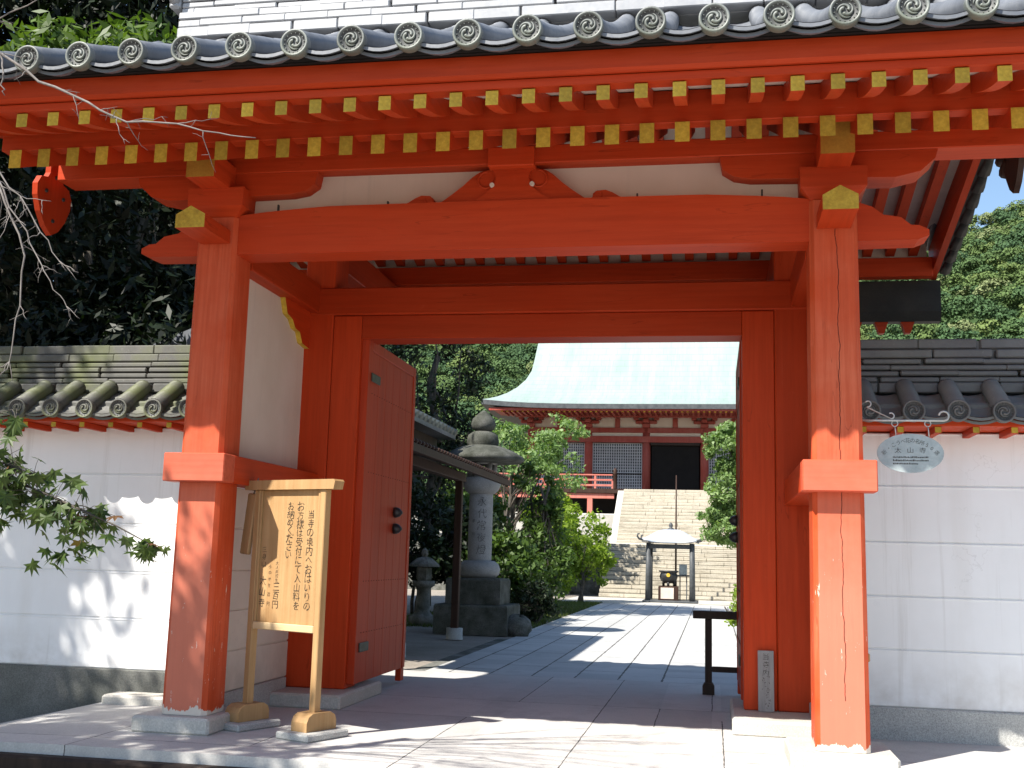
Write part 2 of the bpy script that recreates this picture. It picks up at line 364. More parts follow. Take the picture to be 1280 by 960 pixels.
def crown_points(ells, nclump, nleaf, cr, seed, shell=.55, flat=.75):
    """clumps spread through ellipsoids (mostly near their surface); leaves in each clump's upper shell"""
    rng = np.random.default_rng(seed); cs = []
    vol = np.array([e[1][0]*e[1][1]*e[1][2] for e in ells])**.67; vol /= vol.sum()
    for e, f in zip(ells, vol):
        k = max(1, int(round(nclump*f))); u = rng.normal(size=(k, 3)); u /= np.linalg.norm(u, axis=1)[:, None]
        r = shell+(1-shell)*rng.random(k)**.6
        cs.append(np.array(e[0])+u*r[:, None]*np.array(e[1]))
    cs = np.concatenate(cs); k = len(cs)
    u = rng.normal(size=(k, nleaf, 3)); u /= np.linalg.norm(u, axis=2)[..., None]
    rr = (rng.random((k, nleaf))**.45)[..., None]*(cr*(.6+.8*rng.random((k, 1, 1))))
    off = u*rr*np.array([1, 1, flat]); P = cs[:, None]+off
    return cs, P.reshape(-1, 3), u.reshape(-1, 3)
def branch_mb(mb, a, b, r0, r1, rng, wob=.08, n=6, mi=0, seg=6):
    a, b = Vector(a), Vector(b); L = (b-a).length; pts = []
    off = Vector((0, 0, 0))
    for i in range(n+1):
        t = i/n
        if 0 < i < n: off = off*.5+Vector((rng.uniform(-1, 1), rng.uniform(-1, 1), rng.uniform(-.6, .8)))*wob*L*.5
        pts.append(a.lerp(b, t)+(off if i < n else Vector()))
    mb.tube(pts, [r0+(r1-r0)*i/n for i in range(n+1)], seg, mi); return pts
def tree(name, label, cat, base, h_trunk, r, ells, nclump, nleaf, cr, leaf, fm, seed, group=None, bark=None, asp=.5, nbr=14, stems=1, flat=.75):
    t = thing(name, label, cat, base, 0, group); rng = random.Random(seed)
    cs, P, U = crown_points(ells, nclump, nleaf, cr, seed, flat=flat)
    mb = MB()
    for s_ in range(stems):
        a = (rng.uniform(-.3, .3)*(stems > 1), rng.uniform(-.3, .3)*(stems > 1), -.05)
        top = Vector((rng.uniform(-.3, .3)*stems*.6, rng.uniform(-.3, .3)*stems*.6, h_trunk))
        pts = branch_mb(mb, a, top, r, r*.45, rng, .05, 8, seg=8)
        for i in rng.sample(range(len(cs)), min(nbr, len(cs))):
            q = Vector(cs[i]); k = pts[min(8, max(2, int(8*rng.uniform(.35, 1.0))))]
            branch_mb(mb, k, q, r*.3, r*.05, rng, .08, 5, seg=5)
    mb.build('trunk', bark or M_bark, t)
    leaf_mesh('crown', P, leaf, fm, t, seed, asp, outward=U)
    return t

# ================================================================== the setting
def sheet(name, pts, z, m, kind='structure', z_of=None):
    mb = MB(); mb.add([(x, y, z if z_of is None else z_of(x, y)) for x, y in pts], [list(range(len(pts)))])
    o = mb.build(name, m); o['kind'] = kind; return o
def paving_mat(name, c0, c1, joints_x, joints_y, jw=.006, stain=.25):
    """stone slabs: joints are cut where the given lines run (object coordinates, metres)"""
    m, t, p = mat(name); v = coords(t); s = sep(t, v)
    n1 = noise(t, v, .8, 6); n2 = noise(t, v, 70, 3); n3 = noise(t, v, 4, 5)
    wob = mth(t, 'MULTIPLY', mth(t, 'SUBTRACT', noise(t, v, 3.5, 4), .5), .016); jww = mth(t, 'MULTIPLY', ramp(t, noise(t, v, 9, 3), [(.3, (.5,)*3), (.7, (1.5,)*3)]), jw)
    drk = noise(t, v, 1.6, 7, .72); cell = 0.0
    def line(coord, at):
        return mth(t, 'LESS_THAN', mth(t, 'ABSOLUTE', mth(t, 'ADD', mth(t, 'SUBTRACT', coord, at), wob)), jww)
    jm = None; idn = None
    for k, (cx, rng) in enumerate(joints_x):
        l = line(s[0], cx)
        if rng: l = mth(t, 'MULTIPLY', l, mth(t, 'MULTIPLY', mth(t, 'GREATER_THAN', s[1], rng[0]), mth(t, 'LESS_THAN', s[1], rng[1])))
        jm = l if jm is None else mth(t, 'MAXIMUM', jm, l)
        st = mth(t, 'GREATER_THAN', s[0], cx); idn = st if idn is None else mth(t, 'ADD', idn, st)
    for k, (cyy, rng) in enumerate(joints_y):
        l = line(s[1], cyy)
        if rng: l = mth(t, 'MULTIPLY', l, mth(t, 'MULTIPLY', mth(t, 'GREATER_THAN', s[0], rng[0]), mth(t, 'LESS_THAN', s[0], rng[1])))
        jm = l if jm is None else mth(t, 'MAXIMUM', jm, l)
        idn = mth(t, 'ADD', idn, mth(t, 'MULTIPLY', mth(t, 'GREATER_THAN', s[1], cyy), 7.31))
    wn = nd(t, 'ShaderNodeTexWhiteNoise', noise_dimensions='1D'); t.links.new(idn, wn.inputs['W'])
    col = ramp(t, n1, [(.3, c0), (.7, c1)])
    col = mix(t, 1.0, col, ramp(t, wn.outputs['Value'], [(0, (.88,)*3), (1, (1.08, 1.07, 1.06))]), 'MULTIPLY')
    col = mix(t, 1.0, col, ramp(t, n2, [(.3, (.86,)*3), (.7, (1.12,)*3)]), 'MULTIPLY')
    col = mix(t, ramp(t, n3, [(.55, (0, 0, 0)), (.75, (stain,)*3)]), col, tuple(c*.6 for c in c0))
    col = mix(t, ramp(t, drk, [(.50, (0, 0, 0)), (.68, (.42,)*3)]), col, tuple(c*.55 for c in c0))
    col = mix(t, ramp(t, noise(t, v, 140, 2), [(.70, (0, 0, 0)), (.76, (.55,)*3)]), col, tuple(c*.45 for c in c0))
    col = mix(t, jm, col, (.09, .085, .08))
    t.links.new(col, p.inputs['Base Color']); p.inputs['Roughness'].default_value = .75; p.inputs['Specular IOR Level'].default_value = .3
    bump(t, p, mth(t, 'SUBTRACT', mth(t, 'ADD', mth(t, 'MULTIPLY', n2, .4), n3), mth(t, 'MULTIPLY', jm, 2.0)), .18, .006)
    return m
M_floor = paving_mat('gate_floor_slabs', (.475, .465, .45), (.57, .56, .54),
    [(-.5, (-3, 1.4)), (.75, (-.4, 1.4)), (1.94, (-3, 1.62)), (3.06, (-3, 9)), (3.60, (1.62, 2.85)), (4.19, (-3, 2.2)), (2.2, (2.85, 5.5)), (4.1, (2.85, 5.5))],
    [(1.62, (.7, 4.2)), (2.85, (.7, 4.4)), (5.25, None), (.1, (4.19, 6)), (-.42, (-3, 3.06)), (.55, (4.19, 5.6))], .005)
jx = [(.74, None)]+[(1.275+.55*k, None) for k in range(7)]
jy = [(6.6+2.2*k+.35*(i*7 % 5), (.74+.55*i, 1.275+.55*i)) for k in range(4) for i in range(6)]
M_path = paving_mat('courtyard_path_slabs', (.42, .42, .415), (.52, .52, .51), jx, jy, .012, .2)
M_gravel = vary('courtyard_gravel', [(.24, .21, .175), (.34, .30, .26)], 1.2, rough=.95, fine=160, fine_amt=.45, bs=.6, bd=.012)
M_earth = vary('bare_earth', [(.13, .105, .08), (.22, .185, .145)], .6, rough=.95, fine=40, fine_amt=.3, bs=.4, bd=.02)
M_sand = vary('bare_pale_sand', [(.42, .36, .28), (.52, .47, .39)], .6, rough=.95, fine=60, fine_amt=.25, bs=.3)

sheet('ground', [(-900, -300), (900, -300), (900, 1500), (-900, 1500)], -.62, M_earth)
# the gate's stone pavement: level in the middle, dipping to the left along the wall
mb = MB(); xs = [-9, -4, -2.7, -2.1, -1.5, -.6, 3, 7, 12]; zs = [-.56, -.52, -.43, -.29, -.145, -.13, -.13, -.13, -.15]
for i in range(len(xs)-1):
    mb.add([(xs[i], -.80, zs[i]), (xs[i+1], -.80, zs[i+1]), (xs[i+1], 5.3, zs[i+1]), (xs[i], 5.3, zs[i]),
            (xs[i], -.80, zs[i]-.14), (xs[i+1], -.80, zs[i+1]-.14)], [[0, 1, 2, 3], [4, 5, 1, 0]])
xs2 = [1.7, 4.2, 12]
mb.add([(1.75, -3.6, -.13), (12, -3.6, -.13), (12, -.80, -.13), (1.75, -.80, -.13), (1.75, -3.6, -.5), (1.75, -.8, -.5), (12, -3.6, -.5)], [[0, 1, 2, 3], [4, 0, 3, 5], [4, 6, 1, 0]])
o = mb.build('gate_pavement', M_floor); o['kind'] = 'structure'
o = bx('pavement_kerb', M_dark, None, -9, 1.75, -.92, -.805, -.40, -.20, bev=.02); o['kind'] = 'structure'
sheet('roadside', [(-30, -30), (30, -30), (30, -.9), (-30, -.9)], -.45, M_gravel)
sheet('courtyard', [(-60, 5.3), (60, 5.3), (60, 47), (-60, 47)], -.215, M_gravel)
sheet('courtyard_path', [(.42, 5.3), (4.95, 5.3), (4.95, 30.5), (.42, 30.5)], -.2, M_path)
o = bx('path_gutter', M_oldstone, None, .20, .415, 5.3, 12.2, -.5, -.206, bev=.004); o['kind'] = 'structure'
sheet('forecourt', [(-1.2, 30.5), (9, 30.5), (9, 36.2), (-1.2, 36.2)], -.196, M_stone)
# a little front step below the pavement, with stones
def rock(name, loc, s_, seed, label, group=None, m=None):
    rng = random.Random(seed); mb = MB(); n, k = 12, 7; vs = []
    for i in range(k+1):
        ph = PI*i/k
        for j in range(n):
            th = 2*PI*j/n; r = 1+rng.uniform(-.16, .16)
            vs.append((loc[0]+s_[0]*r*math.sin(ph)*math.cos(th), loc[1]+s_[1]*r*math.sin(ph)*math.sin(th), loc[2]+s_[2]*r*math.cos(ph)))
    mb.add(vs, [[i*n+j, (i+1)*n+j, (i+1)*n+(j+1) % n, i*n+(j+1) % n] for i in range(k) for j in range(n)], 0, True)
    o = mb.build(name, m or M_stone); tag(o, label, 'stone', group); return o
rock('kerb_stone', (-.42, -1.18, -.40), (.34, .17, .13), 3, 'broad pale stone lying below the kerb, in the bottom left corner', 'stones below the kerb')
rock('kerb_stone', (.45, -1.22, -.42), (.30, .16, .12), 5, 'pale stone below the kerb, right of the broad corner stone', 'stones below the kerb', M_granite)
rock('kerb_stone', (1.18, -1.25, -.44), (.26, .15, .12), 8, 'small stone at the right end of the stones below the kerb', 'stones below the kerb')

# ================================================================== the gate
S = 5.016; XC = S/2
gate = thing('temple_gate', 'large vermilion timber gate with grey disc-ended roof tiles and open door leaves', 'temple gate', (0, 0, 0))
G = gate
def mir(f): f(lambda x: x, 1); f(lambda x: S-x, -1)
def rng2(a, b): return (min(a, b), max(a, b))

for side, px in enumerate((0.0, S)):
    mb = MB(); h = .19; c = .035
    oct_ = [(px-h+c, 0), (px+h-c, 0), (px+h, c), (px+h, .38-c), (px+h-c, .38), (px-h+c, .38), (px-h, .38-c), (px-h, c)]
    zt = 4.06; tp = .93; k = 14; vs = []
    for i in range(k+1):
        z = zt*i/k; s_ = 1-(1-tp)*(z/zt); vs += [(px+(x-px)*s_, .19+(y-.19)*s_, z) for x, y in oct_]
    mb.add(vs, [[i*8+j, i*8+(j+1) % 8, (i+1)*8+(j+1) % 8, (i+1)*8+j] for i in range(k) for j in range(8)]+[[k*8+j for j in range(8)]])
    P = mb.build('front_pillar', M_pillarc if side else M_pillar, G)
    bx('pillar_base', M_stone, P, px-.37, px+.37 - (.0 if side else .09), -.12, .62, -.135, -.003, bev=.02)
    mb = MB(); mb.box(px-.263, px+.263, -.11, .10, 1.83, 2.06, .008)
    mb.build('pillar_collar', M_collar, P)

# inner side beams, plaster and sills between each front pillar and its main pillar
def side_parts(mx, sg):
    X = lambda a, b: rng2(mx(a), mx(b))
    x0, x1 = X(.03, .262); bx('side_tie_beam', M_painty, G, x0, x1, .10, 2.05, 1.832, 2.058)
    x0, x1 = X(.0, .185); bx('side_top_beam', M_painty, G, x0, x1, .36, 2.3, 3.69, 3.98)
    x0, x1 = X(-.06, .04); bx('side_plaster_panel', M_plaster2, G, x0, x1, .36, 2.06, 2.058, 3.692, bev=.002)
    x0, x1 = X(-.06, .045); mb = MB(); zz = [.10, .44, .78, 1.12, 1.48, 1.832]
    for a, b in zip(zz[:-1], zz[1:]): mb.box(x0, x1, .36, 2.06, a+.006, b-.006, .004)
    y0, y1 = X(-.05, .033); mb.box(y0, y1, .36, 2.06, .1, 1.83, .001)
    mb.build('side_lower_panel', M_plaster2, G)
    x0, x1 = X(-.08, .07); bx('side_sill', M_granite, G, x0, x1, .62, 2.0, -.13, .1)
    # carved corbel under the top beam, its edge painted mustard
    pr = [(2.06, 3.69), (2.06, 3.32), (1.86, 3.34), (1.78, 3.44), (1.66, 3.45), (1.58, 3.52), (1.44, 3.55), (1.36, 3.69)]
    x0, x1 = X(.0, .092 if sg > 0 else .043); mb = MB(); mb.prism(pr, 'YZ', x0, x1)
    mb.m[len(pr)*0+1:len(pr)-1] = [1]*(len(pr)-2)
    mb.build('side_corbel', [M_painty, M_yel], G)
    # main pillar and door jamb
    x0, x1 = X(.02, .335); bx('main_pillar', M_paint, G, x0, x1, 2.05, 2.45, .0, 4.6, bev=.012)
    x0, x1 = X(.338, .633); bx('door_jamb', M_paint, G, x0, x1, 2.064, 2.40, .0, 3.66, bev=.008)
    x0, x1 = X(-.34, .745); bx('foundation_stone', M_stone, G, x0, x1, 1.62 if sg > 0 else 1.40, 2.95, -.14, -.002, bev=.02)
    # pillar head: noses, bearing block, carved beam end
    cx = mx(0)
    nose = [(cx-.125, 3.83), (cx+.125, 3.83), (cx+.125, 3.94), (cx, 4.01), (cx-.125, 3.94)]
    MB().prism(nose, 'XZ', -.47, .02, 0, cap0=1).build('beam_nose', [M_painty, M_yel], G)
    up_ = [(cx-.122, 4.29), (cx+.122, 4.29), (cx+.122, 4.50), (cx+.075, 4.545), (cx-.075, 4.545), (cx-.122, 4.50)]
    MB().prism(up_, 'XZ', -.36, .05, 0, cap0=1).build('upper_beam_nose', [M_painty, M_yeld], G)
    mb = MB(); q = [(.16, 4.055), (.245, 4.145), (.25, 4.30)]; vs = [(cx+sx*a, .19+sy_*a, z) for a, z in q for sx, sy_ in ((-1, -1), (1, -1), (1, 1), (-1, 1))]
    mb.add(vs, [[i*4+j, i*4+(j+1) % 4, i*4+4+(j+1) % 4, i*4+4+j] for i in range(2) for j in range(4)]+[[8, 9, 10, 11], [3, 2, 1, 0]])
    mb.build('bearing_block', M_paintx, G)
    arm = [(-.85, 4.45), (-.83, 4.345), (-.74, 4.285), (-.61, 4.262), (.47, 4.238), (.65, 4.28), (.76, 4.38), (.78, 4.45)]
    MB().prism([(mx(-x), z) for x, z in arm], 'XZ', .055, .325).build('boat_shaped_arm', M_paintx, G)
    end = [(-.17, 3.74), (-.62, 3.745), (-.70, 3.775), (-.70, 3.82), (-.63, 3.855), (-.57, 3.86), (-.50, 3.92), (-.43, 3.935), (-.37, 3.945), (-.29, 4.01), (-.17, 4.055)]
    MB().prism([(mx(x), z) for x, z in end], 'XZ', .06, .30).build('carved_beam_end', M_paintx, G)
    # inner rising beam behind the front beam
    d = [(.38, 4.02), (2.1, 4.30), (2.1, 4.62), (.38, 4.32)]
    x0, x1 = X(.0, .18); MB().prism(d, 'YZ', x0, x1).build('inner_tie_beam', M_painty, G)
    # gable infill above the side wall
    tri = [(.36, 4.3), (4.4, 4.2), (4.4, 4.72), (1.57, 5.5), (.36, 4.9)]
    x0, x1 = X(-.06, .04); MB().prism(tri, 'YZ', x0, x1).build('gable_panel', M_plaster2, G)
    x0, x1 = X(.0, .30); bx('rear_pillar_arm', M_painty, G, x0, x1, 2.45, 4.5, 4.22, 4.54)
mir(side_parts)

# front beam, gently arched along its top
top = [(.17+(S-.34)*i/24) for i in range(25)]
def zt_(x):
    e = min(x-.17, S-.17-x); return 4.082+.058*min(1, max(0, e/.80))**.7+.008*math.sin(PI*(x-.17)/(S-.34))
MBk = MB(); poly = [(.17, 3.745), (S-.17, 3.745)]+[(x, zt_(x)) for x in top[::-1]]
MBk.prism(poly, 'XZ', .05, .32)
for x in (.50, 1.46, 2.50, 3.52, 4.49): MBk.box(x-.007, x+.007, .09, .115, 4.10, 4.185, .002, 1)
MBk.build('arched_front_beam', [M_paintx, M_iron], G)
bx('tympanum', M_plaster2, G, .1, S-.1, .20, .28, 4.0, 4.46, bev=.002)
bx('purlin', M_paintx, G, -1.55, S+1.55, .045, .33, 4.452, 4.605, bev=.008)
half = [(0, 4.13), (1.0, 4.127), (.93, 4.145), (.87, 4.165), (.815, 4.20), (.76, 4.222), (.70, 4.218), (.66, 4.195), (.655, 4.165), (.625, 4.15), (.585, 4.165), (.50, 4.225), (.41, 4.295), (.335, 4.365), (.275, 4.405), (.215, 4.42), (.15, 4.42)]
poly = [(XC+x, z) for x, z in half]+[(XC-x, z) for x, z in half[::-1][:-1]]
mb = MB().prism(poly, 'XZ', .09, .195)
body = [(-.185, 4.42), (-.15, 4.395), (-.135, 4.34), (-.16, 4.27), (-.24, 4.20), (-.36, 4.132), (.36, 4.132), (.24, 4.20), (.16, 4.27), (.135, 4.34), (.15, 4.395), (.185, 4.42)]
mb.prism([(XC+x, z) for x, z in body], 'XZ', .070, .089)
for s_ in (-1, 1):
    mb.tube([(XC+s_*(.215+.075*math.cos(a_*s_ if s_ > 0 else PI-a_*1) if False else .215+.07*math.cos(a_)*1), .086, 4.335+.07*math.sin(a_)) if s_ > 0 else (XC-(.215+.07*math.cos(a_)), .086, 4.335+.07*math.sin(a_)) for a_ in [PI*1.05+PI*1.5*i/12 for i in range(13)][::-1]], .010, 6, 0)
    mb.tube([(XC+s_*.165, .062, 4.285), (XC+s_*.165, .10, 4.285)], .020, 10, 1)
    mb.tube([(XC+s_*(.70-.028*math.cos(a_)), .088, 4.185+.026*math.sin(a_)) for a_ in [i*.5 for i in range(10)]], .007, 6, 0)
K = mb.build('frog_leg_strut', [M_paintx, M_board], G)
bx('strut_block', M_paintx, G, XC-.19, XC+.19, -.02, .2, 4.415, 4.575)

# lintel, door head, rear beams
bx('lintel', M_paintx, G, .0, S, 2.035, 2.42, 3.665, 3.945, bev=.012)
bx('door_head', M_paintx, G, .634, S-.634, 2.075, 2.40, 3.425, 3.662)
bx('rear_beam', M_paintx, G, -1.5, S+1.55, 4.42, 4.58, 4.57, 4.79)
g = [(4.60, 4.56), (4.60, 4.20), (4.64, 4.09), (4.78, 4.09), (4.82, 4.20), (4.82, 4.56)]
MB().prism(g, 'YZ', -1.58, S+1.66).build('rain_gutter', M_gutter, G)
for k in range(7):
    x = S+1.30-.29*k if k < 5 else -1.2+.29*(k-5)
    MB().prism([(x-.075, 4.09), (x+.075, 4.09), (x+.03, 3.96), (x-.03, 3.96)], 'XZ', 4.66, 4.76).build('gutter_bracket', M_paintx, G)

# rafters
def bar_mb(y0, z0, y1, z1, wd, ht, curve=0, n=6):
    """a rafter at X=0: from its tip (y0,z0 = bottom) up to (y1,z1); the tip face is mustard"""
    mb = MB(); vs = []; ty = []
    for i in range(n+1):
        t = i/n; y = y0+(y1-y0)*t; z = z0+(z1-z0)*t-curve*math.sin(PI*min(1, t))*0+0
        zb = z+curve*(-t*(1-t)*4); vs += [(-wd/2, y, zb), (wd/2, y, zb), (wd/2, y, z+ht), (-wd/2, y, z+ht)]
    fs = [[i*4+j, i*4+(j+1) % 4, i*4+4+(j+1) % 4, i*4+4+j] for i in range(n) for j in range(4)]
    mb.add(vs, fs, 0); mb.add(vs[:4], [[0, 1, 2, 3][::-1]], 1); mb.add(vs[-4:], [[0, 1, 2, 3]], 0)
    return mb
RX = [XC+.2525*(k+.5) for k in range(-16, 16)]
fl = bar_mb(-1.42, 4.33, -.55, 4.642, .088, .102, .035); ba = bar_mb(-.75, 4.275, 1.57, 5.26, .105, .15); re_ = bar_mb(4.49, 4.822, 1.57, 5.50, .10, .13)
pr = [(fl.build('flying_rafter', [M_painty, M_yel], G), RX), (ba.build('base_rafter', [M_painty, M_yel], G), RX), (re_.build('rear_rafter', [M_painty, M_painty], G), [x-.06 for x in RX])]
for o, xs_ in pr:
    o.location.x = xs_[0]
    for x in xs_[1:]: copy_part(o, G, (x, 0, 0))
def slab(name, m, y0, z0, y1, z1, th, x0=-1.56, x1=S+1.56):
    return MB().prism([(y0, z0), (y1, z1), (y1, z1+th), (y0, z0+th)], 'YZ', x0, x1).build(name, m, G)
slab('flying_eave_board', M_board, -1.36, 4.459, -.52, 4.755, .02)
slab('front_eave_board', M_board, -.70, 4.448, 1.57, 5.412, .02)
slab('rear_eave_board', M_board, 4.60, 5.003, 1.57, 5.652, .02)
bx('flying_rafter_rest', M_paintx, G, -1.56, S+1.56, -.72, -.60, 4.432, 4.681)
bx('rear_infill_board', M_board, G, -1.5, S+1.5, 4.50, 4.53, 4.792, 5.005, bev=.002)
mb = MB(); mb.prism([(-1.44, 4.438), (-1.30, 4.45), (-1.30, 4.508), (-1.44, 4.494)], 'YZ', -1.57, S+1.57); mb.build('eave_fillet', M_paintx, G)
mb = MB(); mb.prism([(-1.47, 4.497), (-1.35, 4.510), (-1.35, 4.665), (-1.505, 4.645), (-1.505, 4.515)], 'YZ', -1.58, S+1.58); mb.build('eave_fascia', M_paintx, G)
mb = MB(); mb.prism([(-1.58, 4.648), (-1.36, 4.668), (-1.36, 4.72), (-1.60, 4.672)], 'YZ', -1.58, S+1.58); mb.build('eave_shadow_batten', M_black, G)  # black colour paints the shadow gap beneath the tile edge

# roof surfaces -------------------------------------------------------
Y0, YR, Y1 = -1.66, 1.57, 4.66
def zf(y): t = y-Y0; return 4.71+.40*t+.035*t*t
def zr(y): t = Y1-y; return 4.98+.32*t+.0425*t*t
TS = .4037; R0 = XC-10*TS
rows = [R0+TS*i for i in range(21)]
def pan_strip(mb, xa, xb, yz, lips=2, sag=.055, nx=8):
    """one concave channel of pan tiles between two cover rows, stepped tile by tile, with two lips at the eave"""
    xs_ = [xa+(xb-xa)*i/nx for i in range(nx+1)]; prof = [-sag*math.sin(PI*i/nx) for i in range(nx+1)]
    vs = []; fs = []
    for (y, z) in yz: vs += [(x, y, z+d) for x, d in zip(xs_, prof)]
    w_ = nx+1
    for i in range(len(yz)-1): fs += [[i*w_+j, i*w_+j+1, (i+1)*w_+j+1, (i+1)*w_+j] for j in range(nx)]
    mb.add(vs, fs, 0, True)
    for l in range(lips):
        y, z = yz[0]; y = y-.0+.035*l*(1 if yz[1][0] > y else -1); zt2 = z-.028*l-.004; zb = zt2-.022
        s_ = 1 if yz[-1][0] > yz[0][0] else -1
        vs = [(x, y, zt2+d) for x, d in zip(xs_, prof)]+[(x, y, zb+d*1.05) for x, d in zip(xs_, prof)]+[(x, y+.10*s_, zb+d+.03) for x, d in zip(xs_, prof)]
        f2 = [[j, w_+j, w_+j+1, j+1] for j in range(nx)]+[[w_+j, 2*w_+j, 2*w_+j+1, w_+j+1] for j in range(nx)]
        mb.add(vs, f2, 0, False)
def stepped(fn, a, b, n, st=.02):
    out = []
    for i in range(n):
        ya, yb = a+(b-a)*i/n, a+(b-a)*(i+1)/n
        out += [(ya, fn(ya)+st), (yb-(b-a)*.002, fn(yb)+.0)]
    return out
mb = MB()
for a, b in zip(rows[:-1], rows[1:]):
    pan_strip(mb, a, b, stepped(zf, Y0, YR, 12)); pan_strip(mb, a, b, stepped(zr, Y1, YR, 12))
mb.build('pan_tiles', M_tile, G)
MB().prism([(Y0+.1, 4.64), (-.5, 4.86), (YR, 5.70), (Y1-.08, 5.06), (Y1-.06, 5.09), (YR, zr(YR)-.12), (YR, zf(YR)-.12), (.2, zf(.2)-.1), (Y0+.1, zf(Y0)-.03)], 'YZ', -1.50, S+1.50).build('roof_core', M_black, G)

def tomoe(mb, r, y, mi):
    """three comma swirls and a ring of beads raised on a disc facing -Y"""
    for k in range(3):
        pts = []; rad = []
        for i in range(13):
            t = i/12; a = 2*PI*k/3+t*3.3; q = r*(.17+.36*t**.8)
            pts.append((math.cos(a)*q, y, math.sin(a)*q)); rad.append(r*(.115*(1-t)**.6+.018))
        mb.tube(pts, rad, 6, mi)
    for k in range(14):
        a = 2*PI*k/14+.2; mb.tube([(math.cos(a)*r*.70, y+.003, math.sin(a)*r*.70), (math.cos(a)*r*.70, y-.006, math.sin(a)*r*.70)], [r*.045, r*.03], 6, mi)
def disc_mb(r=.1, tilt=.30):
    mb = MB(); prof = [(0, .0), (r*.80, .0), (r*.82, -.016), (r*.97, -.018), (r, -.010), (r, .05), (r*.9, .06)]
    n = 28; vs = [(q*math.cos(2*PI*j/n), y, q*math.sin(2*PI*j/n)) for q, y in prof for j in range(n)]
    mb.add(vs, [[i*n+j, i*n+(j+1) % n, (i+1)*n+(j+1) % n, (i+1)*n+j] for i in range(len(prof)-1) for j in range(n)], 0, True)
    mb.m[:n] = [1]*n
    tomoe(mb, r, -.004, 0)
    cs_, sn = math.cos(tilt), math.sin(tilt)     # lean the face down-slope
    mb.v = [(x, y*cs_-z*sn*0+0, z-y*sn*0) for x, y, z in mb.v]
    return mb
def cover_mb(fn, a, b, r=.085, n=16):
    mb = MB(); pts = []; rad = []; L = 11
    for i in range(L):
        for t in (0, .97):
            y = a+(b-a)*(i+t)/L; pts.append((0, y, fn(y)+.035)); rad.append(r*(1.0 if t else 1.05))
    mb.tube(pts, rad, n, 0); return mb
def rows_of_tiles(parent, fn, a, b, xs_, matc, matd, r=.1, front=True):
    c0 = cover_mb(fn, a+.02, b).build('cover_tile_row', matc, parent)
    if front:
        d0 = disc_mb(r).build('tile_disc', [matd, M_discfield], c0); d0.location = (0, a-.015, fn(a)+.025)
    c0.location.x = xs_[0]
    for x in xs_[1:]: copy_part(c0, parent, (x, 0, 0))
rows_of_tiles(G, zf, Y0, YR, rows, M_tile, M_tilerim)
rows_of_tiles(G, zr, Y1, YR, rows, M_tile, M_tilerim, front=False)

# ridge: courses of flat tiles with staggered joints
def ridge_mb(x0, x1, yc, z0, courses, tl=.46, seed=4):
    mb = MB(); rng = random.Random(seed); z = z0
    for i, (hh, hw) in enumerate(courses):
        x = x0-rng.uniform(0, tl)
        while x < x1:
            a, b = max(x, x0), min(x+tl, x1); tl2 = tl*rng.uniform(.94, 1.06)
            if b-a > .05:
                dy = rng.uniform(-.006, .006); zj = rng.uniform(-.003, .003)
                mb.box(a+.003, b-.003, yc-hw+dy, yc+hw, z+.004+zj, z+hh-.006+zj, .010)
            x += tl2
        z += hh
    mb.box(x0+.02, x1-.02, yc-courses[-1][1]*.8, yc+courses[-1][1]*.8, z0, z-.02, .004)
    return mb
Rg = ridge_mb(-1.22, S+1.30, YR, 6.38, [(.12, .26), (.085, .25), (.085, .24)]+[(.066, .20)]*11+[(.09, .22), (.12, .13)]).build('ridge', M_ridge, G)
for x0 in (-1.345, S+1.30):
    mb = MB(); mb.box(x0, x0+.12, YR-.24, YR+.24, 6.72, 7.35, .03); mb.tube([(x0+.06, YR-.20, 6.80), (x0+.06, YR-.28, 6.86), (x0+.06, YR-.31, 6.98), (x0+.06, YR-.24, 7.08)], [.06, .055, .05, .03], 8)
    mb.build('ridge_end_tile', M_ridge, Rg)

